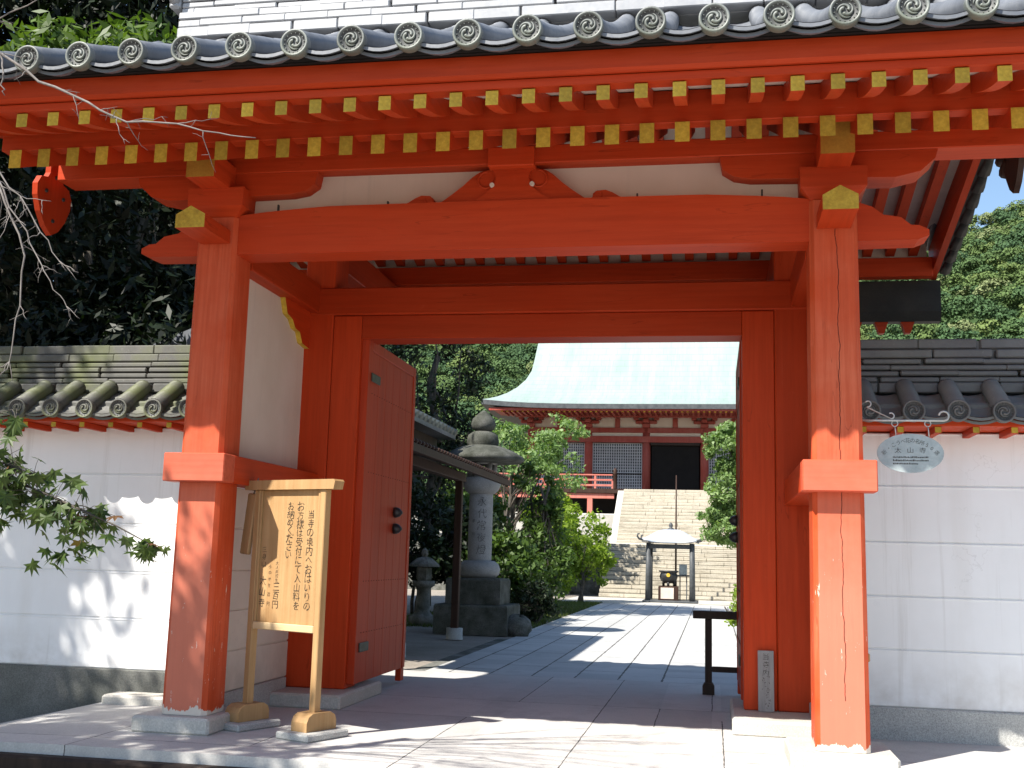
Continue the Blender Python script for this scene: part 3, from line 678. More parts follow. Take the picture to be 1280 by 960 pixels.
# verge boards and pendants
def verge(mx, sg):
    x0, x1 = rng2(mx(-1.62), mx(-1.55)); lo = [(-1.6, 4.40), (-.6, 4.58), (.6, 4.98), (1.57, 5.36), (2.4, 5.16), (3.5, 4.87), (4.66, 4.58)]
    hi = [(4.66, 4.93), (3.5, 5.24), (2.4, 5.58), (1.57, 5.85), (.6, 5.30), (-.6, 4.92), (-1.6, 4.66)]
    MB().prism(lo+hi, 'YZ', x0, x1).build('barge_board', M_painty, G)
    mb = MB()
    for fn, a, b in ((zf, Y0+.05, YR), (zr, Y1-.02, YR)):
        n = 11
        for i in range(n):
            ya, yb = a+(b-a)*i/n, a+(b-a)*(i+1.08)/n
            za, zb = fn(ya), fn(yb)
            if fn is zr: lo_ = lambda y: np.interp(y, [1.57, 2.4, 3.5, 4.66], [5.42, 5.22, 4.93, 4.66])
            else: lo_ = lambda y: zf(y)-.10-.30*max(0, (y+.6)/2.2)
            xa, xb = rng2(mx(-1.60), mx(-1.70))
            mb.prism([(ya, lo_(ya)), (yb, lo_(yb)), (yb, zb+.02), (ya, za+.035)], 'YZ', xa, xb)
            xo = mx(-1.72); mb.tube([(xo, ya, lo_(ya)+.03), (xo, yb, lo_(yb)+.02)], [.075, .045], 8)
    mb.build('verge_tiles', M_gutter, G)
    # heart-shaped pendant over the purlin end
    hp = [(0, -.43), (.10, -.37), (.19, -.26), (.25, -.13), (.26, -.03), (.21, .05), (.12, .07), (.09, .12), (.09, .24), (-.09, .24), (-.09, .12), (-.12, .07), (-.21, .05), (-.26, -.03), (-.25, -.13), (-.19, -.26), (-.10, -.37)]
    xp = mx(-1.655); xa, xb = rng2(xp, xp-sg*.05)
    mb = MB().prism([(.19+y, 4.43+z) for y, z in hp], 'YZ', xa, xb)
    for (y, z) in ((-.13, -.06), (.13, -.06), (0, -.30), (0, .10)): mb.tube([(xa-.012, .19+y, 4.43+z), (xb+.012, .19+y, 4.43+z)], .018, 8, 1)
    mb.build('gable_pendant', [M_paint, M_iron], G)
    if sg > 0: return
    mb = MB().prism([(1.42+y*1.1, 5.02+z*1.15) for y, z in hp], 'YZ', xa, xb)
    for y, z in ((-.30, .08), (-.36, -.03), (-.27, -.15), (.30, .08), (.36, -.03), (.27, -.15)):
        mb.tube([(xp-sg*.03, 1.42+y*.7, 5.02+z*.8), (xp-sg*.03, 1.42+y*1.15, 5.02+z*1.15), (xp-sg*.03, 1.42+y*1.35, 5.02+z*1.35)], [.045, .06, .05], 8, 0)
    mb.build('peak_pendant', M_brown, G)
mir(verge)

# door leaves, folded back into the courtyard
def leaf(hx, hy, ang, mirror):
    """built along +X from its hinge and then turned"""
    mb = MB(); Lw, th = 1.86, .075; sgn = -1 if mirror else 1
    mb.box(0, .12, 0, th, .04, 3.44, .006); mb.box(Lw-.10, Lw, 0, th, .04, 3.44, .006); mb.box(.122, Lw-.102, 0, th, 3.33, 3.44, .006)
    nb = 6
    for i in range(nb): a = .122+(Lw-.224)*i/nb; mb.box(a+.0015, a+(Lw-.224)/nb-.0015, .008, th-.008, .04, 3.328, .003)
    for z in (.52, 1.02, 2.1, 2.9):
        for i in range(18):
            x = .18+i*.09; yy = -.001 if not mirror else th+.001
            mb.box(x-.005, x+.005, .002 if not mirror else th-.009, .009 if not mirror else th-.002, z-.005, z+.005, .003, 1)
    T = Matrix.Translation((hx, hy, 0)) @ Matrix.Rotation(ang, 4, 'Z')
    mb.v = [tuple(T @ Vector(v)) for v in mb.v]
    D = mb.build('door_leaf', [M_door, M_brown], G)
    yf = 0 if not mirror else th          # visible face
    def fit(name, m, fn):
        q = MB(); fn(q); q.v = [tuple(T @ Vector(v)) for v in q.v]; q.build(name, m, D)
    s_ = -1 if not mirror else 1
    for z in (3.06, .38): fit('hinge_plate', M_bronze, lambda q: q.box(.10, .40, *rng2(yf, yf+s_*.014), z-.045, z+.045, .006))
    for z in (1.74, 1.565):
        def stud(q):
            q.tube([(1.18, yf, z), (1.18, yf+s_*.03, z), (1.18, yf+s_*.06, z), (1.18, yf+s_*.09, z)], [.058, .056, .045, .012], 12)
        fit('door_stud', M_iron, stud)
    fit('door_foot', M_door, lambda q: q.box(Lw-.14, Lw-.01, .005, th-.005, -.10, .038, .008))
leaf(.706, 2.12, R(90.4), False)
leaf(S-.575, 2.43, R(90.0), True)

# ================================================================== boundary walls on both sides of the gate
def boundary_wall(x0, x1, rows_, label, mt, md, seed, mpl):
    W = thing('boundary_wall', label, 'wall', ((x0+x1)/2, 1.65, -.13)); ox, oy, oz = (x0+x1)/2, 1.65, -.13
    def fix(mb): mb.v = [(x-ox, y-oy, z-oz) for x, y, z in mb.v]; return mb
    YW = 1.65; zs = [.135, .612, 1.057, 1.516, 2.0, 2.46]
    mb = MB(); mb.box(x0, x1, YW+.012, YW+.46, .10, 2.46, .001)
    mb2 = MB()
    for a, b in zip(zs[:-1], zs[1:]): mb2.box(x0, x1, YW, YW+.02, a+.006, b-.006, .004); mb2.box(x0, x1, YW-.004, YW+.01, b-.022, b-.0065, .003)
    mb.v += []; b0 = len(mb.v); mb.v += mb2.v; mb.f += [tuple(b0+i for i in f) for f in mb2.f]; mb.m += mb2.m; mb.s += mb2.s
    fix(mb).build('plaster_face', M_plaster, W)
    fix(MB().box(x0, x1, YW-.03, YW+.5, -1.0, .135, .01)).build('plinth', mpl, W)
    fix(MB().box(x0, x1, YW-.42, YW+.86, 2.47, 2.545, .004)).build('eave_board', M_paintx, W)
    n = int((x1-x0)/.30); mbp = MB().box(-.028, .028, YW-.40-oy, YW+.02-oy, 2.415-oz, 2.468-oz, .003)
    mbp.m[2] = 1                                              # front end mustard
    r0 = mbp.build('eave_rafter', [M_painty, M_yel], W)
    for k in range(n):
        x = x0+.15+.30*k
        if k == 0: r0.location.x = x-ox
        elif -4.2 < x < 8.2: copy_part(r0, W, (x-ox, 0, 0))
    f = lambda y: 2.56+.60*(y-1.13); g_ = lambda y: 2.56+.60*(2.63-y)
    A, B = 1.13, 1.56
    mb = MB(); st = rows_
    for a in st[:-1]:
        pan_strip(mb, a, a+.352, stepped(f, A, B, 4, .016), 2, .045, 6)
    mb.box(x0, x1, 2.2, 2.62, 2.55, 2.75, .02); mb.box(x0, x1, 1.30, 2.2, 2.546, 2.68, .02)
    fix(mb).build('coping_tiles', mt, W)
    c0 = cover_mb(f, A+.02, B, .078, 14); fix(c0); c0.v = [(x+ox, y, z) for x, y, z in c0.v]; c0 = c0.build('cover_tile_row', mt, W)
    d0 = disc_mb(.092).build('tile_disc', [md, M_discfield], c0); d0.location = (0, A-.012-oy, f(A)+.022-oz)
    c0.location.x = st[0]-ox
    for x in st[1:]: copy_part(c0, W, (x-ox, 0, 0))
    fix(ridge_mb(x0+.05, x1-.05, YW+.2, 2.80, [(.10, .27), (.058, .215), (.055, .21), (.055, .205), (.055, .20), (.085, .19), (.10, .15)], .50, seed)).build('coping_ridge', mt, W)
    return W
rr = [6.452+.352*k for k in range(-3, 6)]
boundary_wall(5.21, 9.3, rr, 'white plaster wall with lined bands and dark coping tiles, behind the hanging oval sign', M_walltile2, M_walltile2, 11, M_granite)
rl = [-1.053-.352*k for k in range(-1, 12)][::-1]
Wl = boundary_wall(-6.2, -.195, rl, 'white plaster wall with mossy coping tiles, dappled by leaf shade behind the maple twigs', M_walltile, M_walltile, 12, M_mossgran)
o = bx('wall_footing', M_stone, None, -1.45, -.345, 1.30, 1.615, -.30, -.06, bev=.02); tag(o, 'low stone footing slab between the mossy-coped wall and the left pillar', 'stone slab')

# ================================================================== writing
_gc = {}
def glyph(ch):
    if ch not in _gc:
        cu = bpy.data.curves.new('glyph', 'FONT'); cu.body = ch; cu.size = 1; cu.offset = -.010; cu.resolution_u = 3
        ob = bpy.data.objects.new('glyph', cu); C.objects.link(ob)
        dg = bpy.context.evaluated_depsgraph_get(); me = bpy.data.meshes.new_from_object(ob.evaluated_get(dg))
        v = np.array([tuple(q.co) for q in me.vertices]).reshape(-1, 3); f = [tuple(p.vertices) for p in me.polygons]
        bpy.data.objects.remove(ob); bpy.data.curves.remove(cu); bpy.data.meshes.remove(me)
        if len(v): lo, hi = v.min(0), v.max(0); v = v-(lo+hi)/2
        _gc[ch] = (v, f)
    return _gc[ch]
def write(mb, ch, x, z, y, size, rng=None, sx=1.0, rot=0.0, slant=0.0, mi=0):
    """one character, flat and raised a hair, facing -Y at (x,z)"""
    v, f = glyph(ch)
    if not len(v): return
    if rng: size *= rng.uniform(.9, 1.12); rot += rng.uniform(-.07, .07); slant += rng.uniform(-.02, .12); x += rng.uniform(-.03, .03)*size
    c, s_ = math.cos(rot), math.sin(rot); vs = []
    for p in v:
        a, b = p[0]*size*sx, p[1]*size; a += slant*b
        if rng: a += rng.gauss(0, .015)*size; b += rng.gauss(0, .015)*size
        vs.append((x+a*c-b*s_, y, z+a*s_+b*c))
    mb.add(vs, [tuple(q) for q in f])
def column(mb, txt, x, ztop, zbot, y, size, seed, sx=1.0, slant=0.0):
    rng = random.Random(seed); n = len(txt)
    for i, ch in enumerate(txt):
        write(mb, ch, x, ztop+(zbot-ztop)*(i+.5)/n, y, size, rng, sx, 0, slant)

# ================================================================== notice board
NB = thing('notice_board', 'free-standing wooden notice board with black brushed writing, on two footed posts', 'notice board', (.705, .27, -.13), R(-23.5)); NB.scale = (1, 1, .985)
def lb(name, m, *a, bev=.006, par=None): return MB().box(*a, bev=bev).build(name, m, par or NB)
for s_ in (-1, 1):
    P = lb('post', M_wood, s_*.372-.031, s_*.372+.031, -.035, .035, .10, 1.955)
    mb = MB(); pr = [(-.165, .06), (.165, .06), (.165, .13), (.145, .17), (.10, .195), (-.10, .195), (-.145, .17), (-.165, .13)]
    mb.prism(pr, 'YZ', s_*.372-.082, s_*.372+.082); mb.build('foot', M_wood, NB)
mb = MB(); pr = [(-.50, 1.955), (.50, 1.955), (.515, 2.02), (.50, 2.035), (-.50, 2.035), (-.515, 2.02)]
mb.prism(pr, 'XZ', -.055, .055); mb.build('top_rail', M_wood, NB)
lb('lower_rail', M_woodp, -.34, .34, -.034, .034, .80, .86)
pn = lb('panel', M_wood, -.34, .34, -.010, .018, .861, 1.953, bev=.002)
lb('panel_batten', M_wood, -.34, -.318, -.028, -.0105, .861, 1.953, bev=.003); lb('panel_batten', M_wood, .318, .34, -.028, -.0105, .861, 1.953, bev=.003)
H = 1.09; Z = lambda f: 1.953-H*f
for k, (tx, x, a_, b_, sz) in enumerate([('当寺の境内へおはいりの', .235, .15, .90, .082), ('お方様は受付にて入山料を', .118, .09, .90, .082), ('お納めください', .005, .09, .52, .082), ('大人高校生', -.115, .54, .70, .034),
        ('三百円', -.115, .70, .90, .078), ('小中学生', -.195, .56, .75, .034), ('百円', -.195, .76, .90, .036), ('三身山', -.272, .43, .59, .056), ('太山寺', -.272, .65, .90, .08)]):
    mb = MB(); column(mb, tx, x, Z(a_), Z(b_), -.0125, sz, k+1); mb.build('inscription', M_ink, pn)
a = R(-23.5)
for s_, lab in ((-1, 'left'), (1, 'right')):
    cx, cy_ = .705+s_*.372*math.cos(a), .27+s_*.372*math.sin(a)
    mb = MB(); mb.box(-.17, .17, -.235, .235, 0, .058, .012)
    o = mb.build('stone_pad', M_granite, None); o.location = (cx, cy_-.02, -.13); o.rotation_euler = (0, 0, a)
    tag(o, f'flat grey stone pad under the {lab} foot of the wooden notice board', 'stone pad', 'stone pads under the notice board')
HB = thing('hanging_board', 'narrow wooden striking board hanging on a cord beside the notice board', 'wooden board', (.265, .455, 1.26))
T = Matrix.Translation((0, 0, .25)) @ Matrix.Rotation(R(5), 4, 'Y') @ Matrix.Rotation(R(-30), 4, 'Z')
mb = MB(); mb.box(-.058, .058, -.02, .02, -.25, .26, .01, T=T); mb.build('board', M_wood, HB)
mb = MB(); mb.tube([(.02, 0, .50), (.03, 0, .55), (.045, 0, .60), (.06, -.01, .64)], .005, 6); mb.tube([(.012, .02, .50), (.03, .03, .56), (.06, -.01, .64)], .005, 6); mb.build('cord', M_twig, HB)

# small inscribed plank leaning on the right jamb
TB = thing('inscribed_plank', 'small grey weathered plank with brushed writing, leaning on the right door jamb', 'wooden plank', (4.575, 1.99, 0))
T = Matrix.Rotation(R(-4), 4, 'X')
mb = MB(); mb.box(-.07, .07, -.012, .012, .0, .53, .004, T=T); mb.build('board', M_grey, TB)
mb = MB(); column(mb, '当寺内', 0, .515, .30, -.0135, .068, 21, .95)
rng = random.Random(5)
for i in range(34):        # cursive strokes too worn to read
    z = .30-.265*(i/34)+rng.uniform(-.008, .008); x = rng.uniform(-.032, .032); an = rng.uniform(-1.9, .5); L = rng.uniform(.008, .026); w_ = rng.uniform(.0014, .0034)
    dx, dz = math.cos(an)*L, math.sin(an)*L; nx_, nz = -math.sin(an)*w_, math.cos(an)*w_
    mb.add([(x-nx_*.3, -.0135, z-nz*.3), (x+dx*.5-nx_, -.0135, z+dz*.5-nz), (x+dx, -.0135, z+dz), (x+dx*.5+nx_, -.0135, z+dz*.5+nz)], [[0, 1, 2, 3]])
mb.v = [tuple(T @ Vector(v)) for v in mb.v]; mb.build('inscription', M_ink, TB)

# oval sign on a bracket
BR = thing('sign_bracket', 'thin grey scrolled rod bracket holding the oval sign, fixed to the right pillar', 'bracket', (5.20, .19, 2.385))
def curl(cx, cz, r, a0, a1, n=10): return [(cx+r*math.cos(a0+(a1-a0)*i/n), 0, cz+r*math.sin(a0+(a1-a0)*i/n)) for i in range(n+1)]
mb = MB(); mb.tube([(-.02, 0, 0), (.2, 0, 0), (.60, 0, 0)]+curl(.60, .035, .035, -PI/2, PI*.95), .0075, 8); mb.build('arm', M_steel, BR)
mb = MB(); mb.tube(curl(.06, .125, .022, PI*.8, -PI*.55)[::1]+[(.05, 0, .10)]+[(.22, 0, .015)]+curl(.225, .035, .022, -PI*.6, PI*.7), .005, 8); mb.build('brace', M_steel, BR)
OS = thing('oval_sign', 'pale grey oval plate with small black lettering, hanging from the scrolled bracket', 'sign', (5.555, .19, 2.14))
n = 44; ov = [(.238*math.cos(2*PI*i/n), .146*math.sin(2*PI*i/n)) for i in range(n)]
pl = MB().prism(ov, 'XZ', -.006, .006).build('plate', M_plate, OS)
for x in (-.105, .13):
    mb = MB(); ring = [(x+.022*math.cos(2*PI*i/14), 0, .222+.022*math.sin(2*PI*i/14)) for i in range(15)]
    mb.tube(ring, .004, 6); mb.tube([(x, 0, .20), (x+.004, 0, .165), (x+.006, 0, .125)], .0045, 6); mb.build('hanging_ring', M_steel, OS)
mb = MB(); t1 = '新・こうべ花の名所50選'; k = len(t1)   # one arc of print
for i, ch in enumerate(t1):
    u = -1+2*i/(k-1); x = u*.187; z = .095-.078*u*u-.012*abs(u)**3; write(mb, ch, x, z, -.0075, .038, None, 1, -u*.78)
mb.build('lettering_arc', M_ink, pl); mb = MB()
for i, ch in enumerate('太山寺'): write(mb, ch, -.088+.088*i, .022, -.0075, .046, None, 1.15)
mb.build('temple_name', M_ink, pl); mb = MB(); rng = random.Random(3)
for r_ in range(3):        # three lines of print too small to read
    x = -.125
    while x < (.125 if r_ < 2 else .05):
        w_ = rng.uniform(.004, .008); mb.box(x, x+w_, -.0075, -.0065, -.030-.024*r_-.006, -.030-.024*r_+rng.uniform(.002, .007), .0005); x += w_+.0035
mb.build('fine_print', M_ink, pl)
o = MB().box(5.195, 5.225, .10, .16, .62, .68, .008).build('pillar_peg', M_wood, G)

# barrier behind the right leaf
BA = thing('barrier_rail', 'dark wooden barrier with one turned post, standing behind the right door leaf', 'barrier', (4.06, 4.26, -.13))
bx('top_rail', M_dark, BA, -.17, 1.5, -.05, .05, .81, .895); bx('post', M_dark, BA, -.038, .038, -.038, .038, .10, .809); bx('post', M_dark, BA, 1.2, 1.276, -.038, .038, .10, .809)
bx('lower_rail', M_dark, BA, .0385, 1.1995, -.02, .02, .24, .30)
for x in (0, 1.238):
    mb = MB(); mb.prism([(x-.065, 0), (x+.065, 0), (x+.065, .09), (x+.045, .125), (x-.045, .125), (x-.065, .09)], 'XZ', -.06, .06); mb.build('foot', M_dark, BA)

# ================================================================== courtyard
SH = thing('open_shed', 'open shed beside the path with brown pent roof on posts and tiled upper roof', 'shed', (-.48, 8.5, -.2))
def fx(mb): mb.v = [(x+.48, y-8.5, z+.2) for x, y, z in mb.v]; return mb
for y in (5.4, 7.7, 11.5):
    P = fx(MB().box(-.545, -.415, y-.065, y+.065, -.03, 2.78, .01)).build('post', M_brown, SH)
    q = MB(); q.lathe([(0, -.0), (.15, -.0), (.15, -.16), (.16, -.2)], (-.48, y), 18); q.v = [(x, yy, -z-.2 if False else (.0+z)) for x, yy, z in q.v]; fx(q).build('post_base', M_granite, P)
mb = MB(); mb.prism([(.38, 2.60), (.38, 2.70), (-1.35, 3.22), (-1.35, 3.12)], 'XZ', 4.0, 11.75); fx(mb).build('pent_roof', M_brown, SH)
k0 = fx(MB().box(.30, .43, 0, .085, 2.685, 2.745, .02)).build('eave_batten', M_brown, SH)
for k in range(44):
    if k == 0: k0.location.y = 4.06
    else: copy_part(k0, SH, (0, 4.06+.173*k, 0))
fx(MB().box(  .345, .425, 4.0, 11.75, 2.58, 2.683, .004)).build('eave_fascia', M_brown, SH)
fx(MB().box(-.56, -.40, 5.1, 11.7, 2.64, 2.80, .01)).build('eave_beam', M_brown, SH)
fx(MB().box(-3.6, -1.36, 5.2, 13.2, 2.95, 3.62, .02)).build('upper_wall', M_dark, SH)
mb = MB(); mb.prism([(-1.02, 3.60), (-1.02, 3.68), (-2.5, 4.25), (-4.0, 3.68), (-4.0, 3.60)], 'XZ', 5.0, 13.35); fx(mb).build('upper_roof', M_tile, SH)
q = MB(); q.tube([(-1.0, 0, 3.72), (-1.8, 0, 4.03), (-2.5, 0, 4.30)], .085, 10); fx(q); r0 = q.build('cover_tile_row', M_tilerim, SH)
for k in range(28):
    y = 5.2+.30*k
    if k == 0: r0.location.y = y
    else: copy_part(r0, SH, (0, y, 0))

def square_rings(mb, rings, c=(0, 0), mi=0):
    vs = [(c[0]+sx*a, c[1]+sy_*a, z) for a, z in rings for sx, sy_ in ((-1, -1), (1, -1), (1, 1), (-1, 1))]
    k = len(rings); mb.add(vs, [[i*4+j, i*4+(j+1) % 4, i*4+4+(j+1) % 4, i*4+4+j] for i in range(k-1) for j in range(4)]+[[3, 2, 1, 0], [(k-1)*4+j for j in range(4)]], mi)
LT = thing('stone_lantern', 'tall grey stone lantern with round inscribed shaft and mushroom cap, beside the shed', 'stone lantern', (-.46, 13.4, -.2))
mb = MB(); square_rings(mb, [(.72, 0), (.72, .52), (.70, .56)]); square_rings(mb, [(.54, .565), (.54, 1.02), (.51, 1.06)]); mb.build('stepped_base', M_capstone, LT)
MB().lathe([(.0, 1.06), (.33, 1.06), (.40, 1.14), (.42, 1.24), (.38, 1.34), (.30, 1.40), (.0, 1.41)], n=28).build('base_drum', M_lant, LT)
sh = MB().lathe([(.238, 1.38), (.24, 2.0), (.236, 2.74)], n=32).build('shaft', M_lant, LT)
MB().lathe([(.26, 2.72), (.33, 2.78), (.385, 2.90), (.385, 3.0), (.36, 3.04), (.0, 3.05)], n=28).build('capital', M_lant, LT)
mb = MB()
for k in range(6): a_ = PI/3*k+.3; mb.tube([(.25*math.cos(a_), .25*math.sin(a_), 3.04), (.25*math.cos(a_), .25*math.sin(a_), 3.34)], .055, 8)
mb.lathe([(.27, 3.30), (.30, 3.34), (0, 3.345)], n=18); mb.build('fire_box', M_lant, LT)
MB().lathe([(0, 3.34), (.5, 3.345), (.80, 3.36), (.85, 3.40), (.82, 3.47), (.64, 3.57), (.42, 3.66), (.24, 3.70), (0, 3.71)], n=32).build('cap', M_capstone, LT)
mb = MB(); mb.lathe([(.30, 3.68), (.33, 3.76), (.30, 3.90), (.20, 3.97), (.0, 3.98)], n=20); mb.lathe([(.10, 3.96), (.22, 4.02), (.255, 4.12), (.22, 4.23), (.12, 4.33), (.03, 4.40), (0, 4.41)], n=20); mb.build('finial', M_capstone, LT)
mb = MB(); rng = random.Random(9); cam_dir = math.atan2(-8.42-13.4, 4.11+.46)
def curved(mb2, r, a0):
    out = []
    for x, y, z in mb2.v: a_ = a0+x/r; out.append((r*math.cos(a_), r*math.sin(a_), z))
    mb2.v = out; return mb2
q = MB(); column(q, '永代常夜燈', 0, 2.68, 1.50, 0, .20, 12); column(q, '奉納', -.17, 2.3, 1.8, 0, .09, 13)
curved(q, .2435, cam_dir+.1).build('inscription', M_worn, sh)
rock('garden_stone', (.44, 13.0, -.05), (.28, .24, .24), 21, 'upright mossy stone at the right foot of the tall stone lantern', None, M_oldstone)
L2 = thing('stone_lantern', 'short dim stone lantern in deep shade left of the shed post', 'stone lantern', (-2.05, 15.2, -.2))
L2.scale = (.72, .72, .8)
MB().lathe([(.0, 0), (.42, 0), (.42, .22), (.30, .26), (.22, .34), (.20, .9), (.24, .98), (.34, 1.04), (.34, 1.16), (.0, 1.17)], n=20).build('pedestal', M_oldstone, L2)
MB().lathe([(.2, 1.16), (.24, 1.22), (.24, 1.5), (.2, 1.53)], n=6, smooth=False).build('fire_box', M_oldstone, L2)
MB().lathe([(.0, 1.53), (.48, 1.54), (.46, 1.60), (.24, 1.76), (.08, 1.80), (.11, 1.88), (.09, 1.98), (0, 2.05)], n=6, smooth=False).build('cap', M_oldstone, L2)

# incense canopy and burner
CN = thing('incense_canopy', 'four-posted canopy with shiny silvery domed roof, standing over the incense burner before the stairs', 'canopy', (2.57, 33.2, -.196))
bx('base_slab', M_char, CN, -.98, .98, -.9, .9, -.002, .07, bev=.02)
for sx in (-1, 1):
    for sy_ in (-1, 1):
        MB().tube([(sx*.79, sy_*.72, .07), (sx*.775, sy_*.71, 2.12)], [.10, .085], 10).build('post', M_char, CN)
mb = MB()
for sy_ in (-1, 1): mb.box(-.78, .78, sy_*.71-.05, sy_*.71+.05, 1.93, 2.08, .01)
for sx in (-1, 1): mb.box(sx*.78-.05, sx*.78+.05, -.66, .66, 1.93, 2.08, .01)
mb.build('tie_beam', M_char, CN)
mb = MB(); n = 12; k = 8; vs = []
for i in range(k+1):
    t = i/k; hw = 1.02*(1-t)+.16*t; z = 2.13+.50*(math.sin(t*PI/2)**1.25)
    ring = []
    for sd in range(4):
        for j in range(n):
            u = -1+2*j/n; p = [(u, -1), (1, u), (-u, 1), (-1, -u)][sd]; lift = .13*(abs(u)**4)*(1-t)**2
            ring.append((p[0]*hw, p[1]*hw, z+lift))
    vs += ring
m_ = 4*n; mb.add(vs, [[i*m_+j, i*m_+(j+1) % m_, (i+1)*m_+(j+1) % m_, (i+1)*m_+j] for i in range(k) for j in range(m_)]+[[k*m_+j for j in range(m_)], list(range(m_))[::-1]], 0, True)
mb.build('roof', M_ptop, CN)
for sx in (-1, 1):
    for sy_ in (-1, 1):
        MB().tube([(sx*.98, sy_*.98, 2.22), (sx*1.09, sy_*1.06, 2.25), (sx*1.16, sy_*1.1, 2.33), (sx*1.14, sy_*1.1, 2.42), (sx*1.08, sy_*1.06, 2.43)], [.04, .04, .035, .03, .02], 8).build('corner_scroll', M_char, CN)
MB().lathe([(0, 2.60), (.15, 2.60), (.12, 2.66), (.05, 2.70), (.08, 2.76), (.06, 2.84), (0, 2.9)], n=14).build('finial', M_char, CN)
BX = thing('wooden_plinth', 'low wooden box with pale front, under the bronze incense burner', 'box', (2.50, 33.1, -.124))
bx('body', M_brown, BX, -.36, .36, -.32, .32, 0, .50, bev=.01); bx('front_panel', M_plaster2, BX, -.27, .20, -.335, -.322, .05, .45, bev=.004)
IB = thing('incense_burner', 'dark round bronze incense burner on legs, standing on the wooden box', 'incense burner', (2.50, 33.1, .377))
MB().lathe([(0, .10), (.18, .11), (.29, .20), (.33, .34), (.30, .45), (.28, .49), (.36, .52), (.36, .56), (.30, .555), (.27, .44), (0, .42)], n=24).build('bowl', M_iron, IB)
for k in range(3): a_ = PI*2/3*k+.5; MB().tube([(.16*math.cos(a_), .16*math.sin(a_), .16), (.23*math.cos(a_), .23*math.sin(a_), .10), (.22*math.cos(a_), .22*math.sin(a_), 0)], [.06, .05, .045], 8).build('leg', M_iron, IB)
MB().tube([(0, -.335, .40), (0, -.345, .40)], .07, 14).build('crest', M_yel, IB)
ST = thing('collection_box_stand', 'small pale box on a thin dark stand, right of the incense burner', 'stand', (3.03, 33.2, -.124))
bx('box', M_plate, ST, -.15, .13, -.14, .14, .92, 1.30, bev=.01); bx('shelf', M_char, ST, -.28, .22, -.16, .16, .86, .918)
for x in (-.12, .12): bx('leg', M_char, ST, x-.02, x+.02, -.02, .02, 0, .858)
o = MB().tube([(2.72, 34.3, -.2), (2.72, 34.3, 2.2), (2.725, 34.3, 4.52)], [.04, .035, .022], 8).build('slender_pole', M_brown); tag(o, 'slender bare pole rising behind the silvery incense canopy', 'pole')
bx('kerb_strip', M_stone, None, 3.6, 4.9, 31.6, 32.0, -.2, -.06, bev=.02)
tag(bpy.data.objects['kerb_strip'], 'low pale stone bench slab right of the incense canopy', 'stone slab')

# stone staircase
SC = thing('stone_staircase', 'broad weathered stone staircase in two flights climbing to the red hall', 'staircase', (2.5, 36, -.2))
M_step = None
def step_mat():
    m, t, p = mat('weathered_step_stone'); v = coords(t); s = sep(t, v)
    n1 = noise(t, v, 1.3, 6); n2 = noise(t, coords(t, (1.0, 5, 7)), 1.0, 6, .7); n3 = noise(t, v, 30, 3)
    br = nd(t, 'ShaderNodeTexBrick', Scale=1.0); br.inputs['Brick Width'].default_value = 1.35; br.inputs['Row Height'].default_value = .162; br.inputs['Mortar Size'].default_value = .008
    br.inputs['Color1'].default_value = (.47, .43, .35, 1); br.inputs['Color2'].default_value = (.42, .38, .31, 1); br.inputs['Mortar'].default_value = (.08, .07, .05, 1)
    cb = nd(t, 'ShaderNodeCombineXYZ'); t.links.new(s[0], cb.inputs[0]); t.links.new(s[2], cb.inputs[1]); t.links.new(cb.outputs[0], br.inputs['Vector'])
    col = mix(t, .45, br.outputs['Color'], ramp(t, n1, [(.3, (.36, .31, .23)), (.7, (.54, .49, .40))]))
    col = mix(t, ramp(t, n2, [(.54, (0, 0, 0)), (.68, (.7,)*3)]), col, (.16, .14, .105))
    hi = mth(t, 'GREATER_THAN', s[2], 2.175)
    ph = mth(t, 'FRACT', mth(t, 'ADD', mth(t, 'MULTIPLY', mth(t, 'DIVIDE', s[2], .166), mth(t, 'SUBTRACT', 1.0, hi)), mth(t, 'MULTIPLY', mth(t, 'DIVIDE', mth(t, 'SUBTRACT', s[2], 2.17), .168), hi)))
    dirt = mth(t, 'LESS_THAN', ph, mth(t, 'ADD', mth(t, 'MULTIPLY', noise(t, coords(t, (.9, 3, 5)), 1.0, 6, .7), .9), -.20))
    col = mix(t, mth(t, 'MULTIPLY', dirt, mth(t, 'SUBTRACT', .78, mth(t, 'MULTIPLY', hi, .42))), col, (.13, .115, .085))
    col = mix(t, 1, col, ramp(t, n3, [(.3, (.8,)*3), (.7, (1.15,)*3)]), 'MULTIPLY')
    t.links.new(col, p.inputs['Base Color']); p.inputs['Roughness'].default_value = .9; bump(t, p, n3, .3, .01); return m
M_step = step_mat()
def flight(name, y0, z0, n, rise, run, x0, x1, seed):
    rng = random.Random(seed); mb = MB()
    for i in range(n):
        x = x0
        while x < x1-.01:
            w_ = min(rng.uniform(.9, 1.7), x1-x); w_ = x1-x if x1-x-w_ < .4 else w_
            d = rng.uniform(-.008, .008); dz = rng.uniform(-.004, .003)
            mb.box(x+.004-2.5, x+w_-.004-2.5, y0+run*i+d-36, y0+run*(i+1)+.35-36, z0+rise*i-.3+.2, z0+rise*(i+1)+dz+.2, .018); x += w_
    mb.build(name, M_step, SC)
flight('lower_flight', 36.0, -.2, 13, .166, .29, -.35, 6.2, 1)
MB().box(-2.9, 3.7, 3.77, 5.5, 1.9, 2.185, .02).build('landing', M_stone, SC)
flight('upper_flight', 41.4, 1.97, 16, .168, .265, -.15, 6.2, 2)
mb = MB(); mb.prism([(5.2, 2.0), (9.75, 4.80), (9.95, 4.80), (9.95, 4.3), (5.6, 1.8)], 'YZ', -2.95, -2.66); mb.build('side_kerb', M_stone, SC)
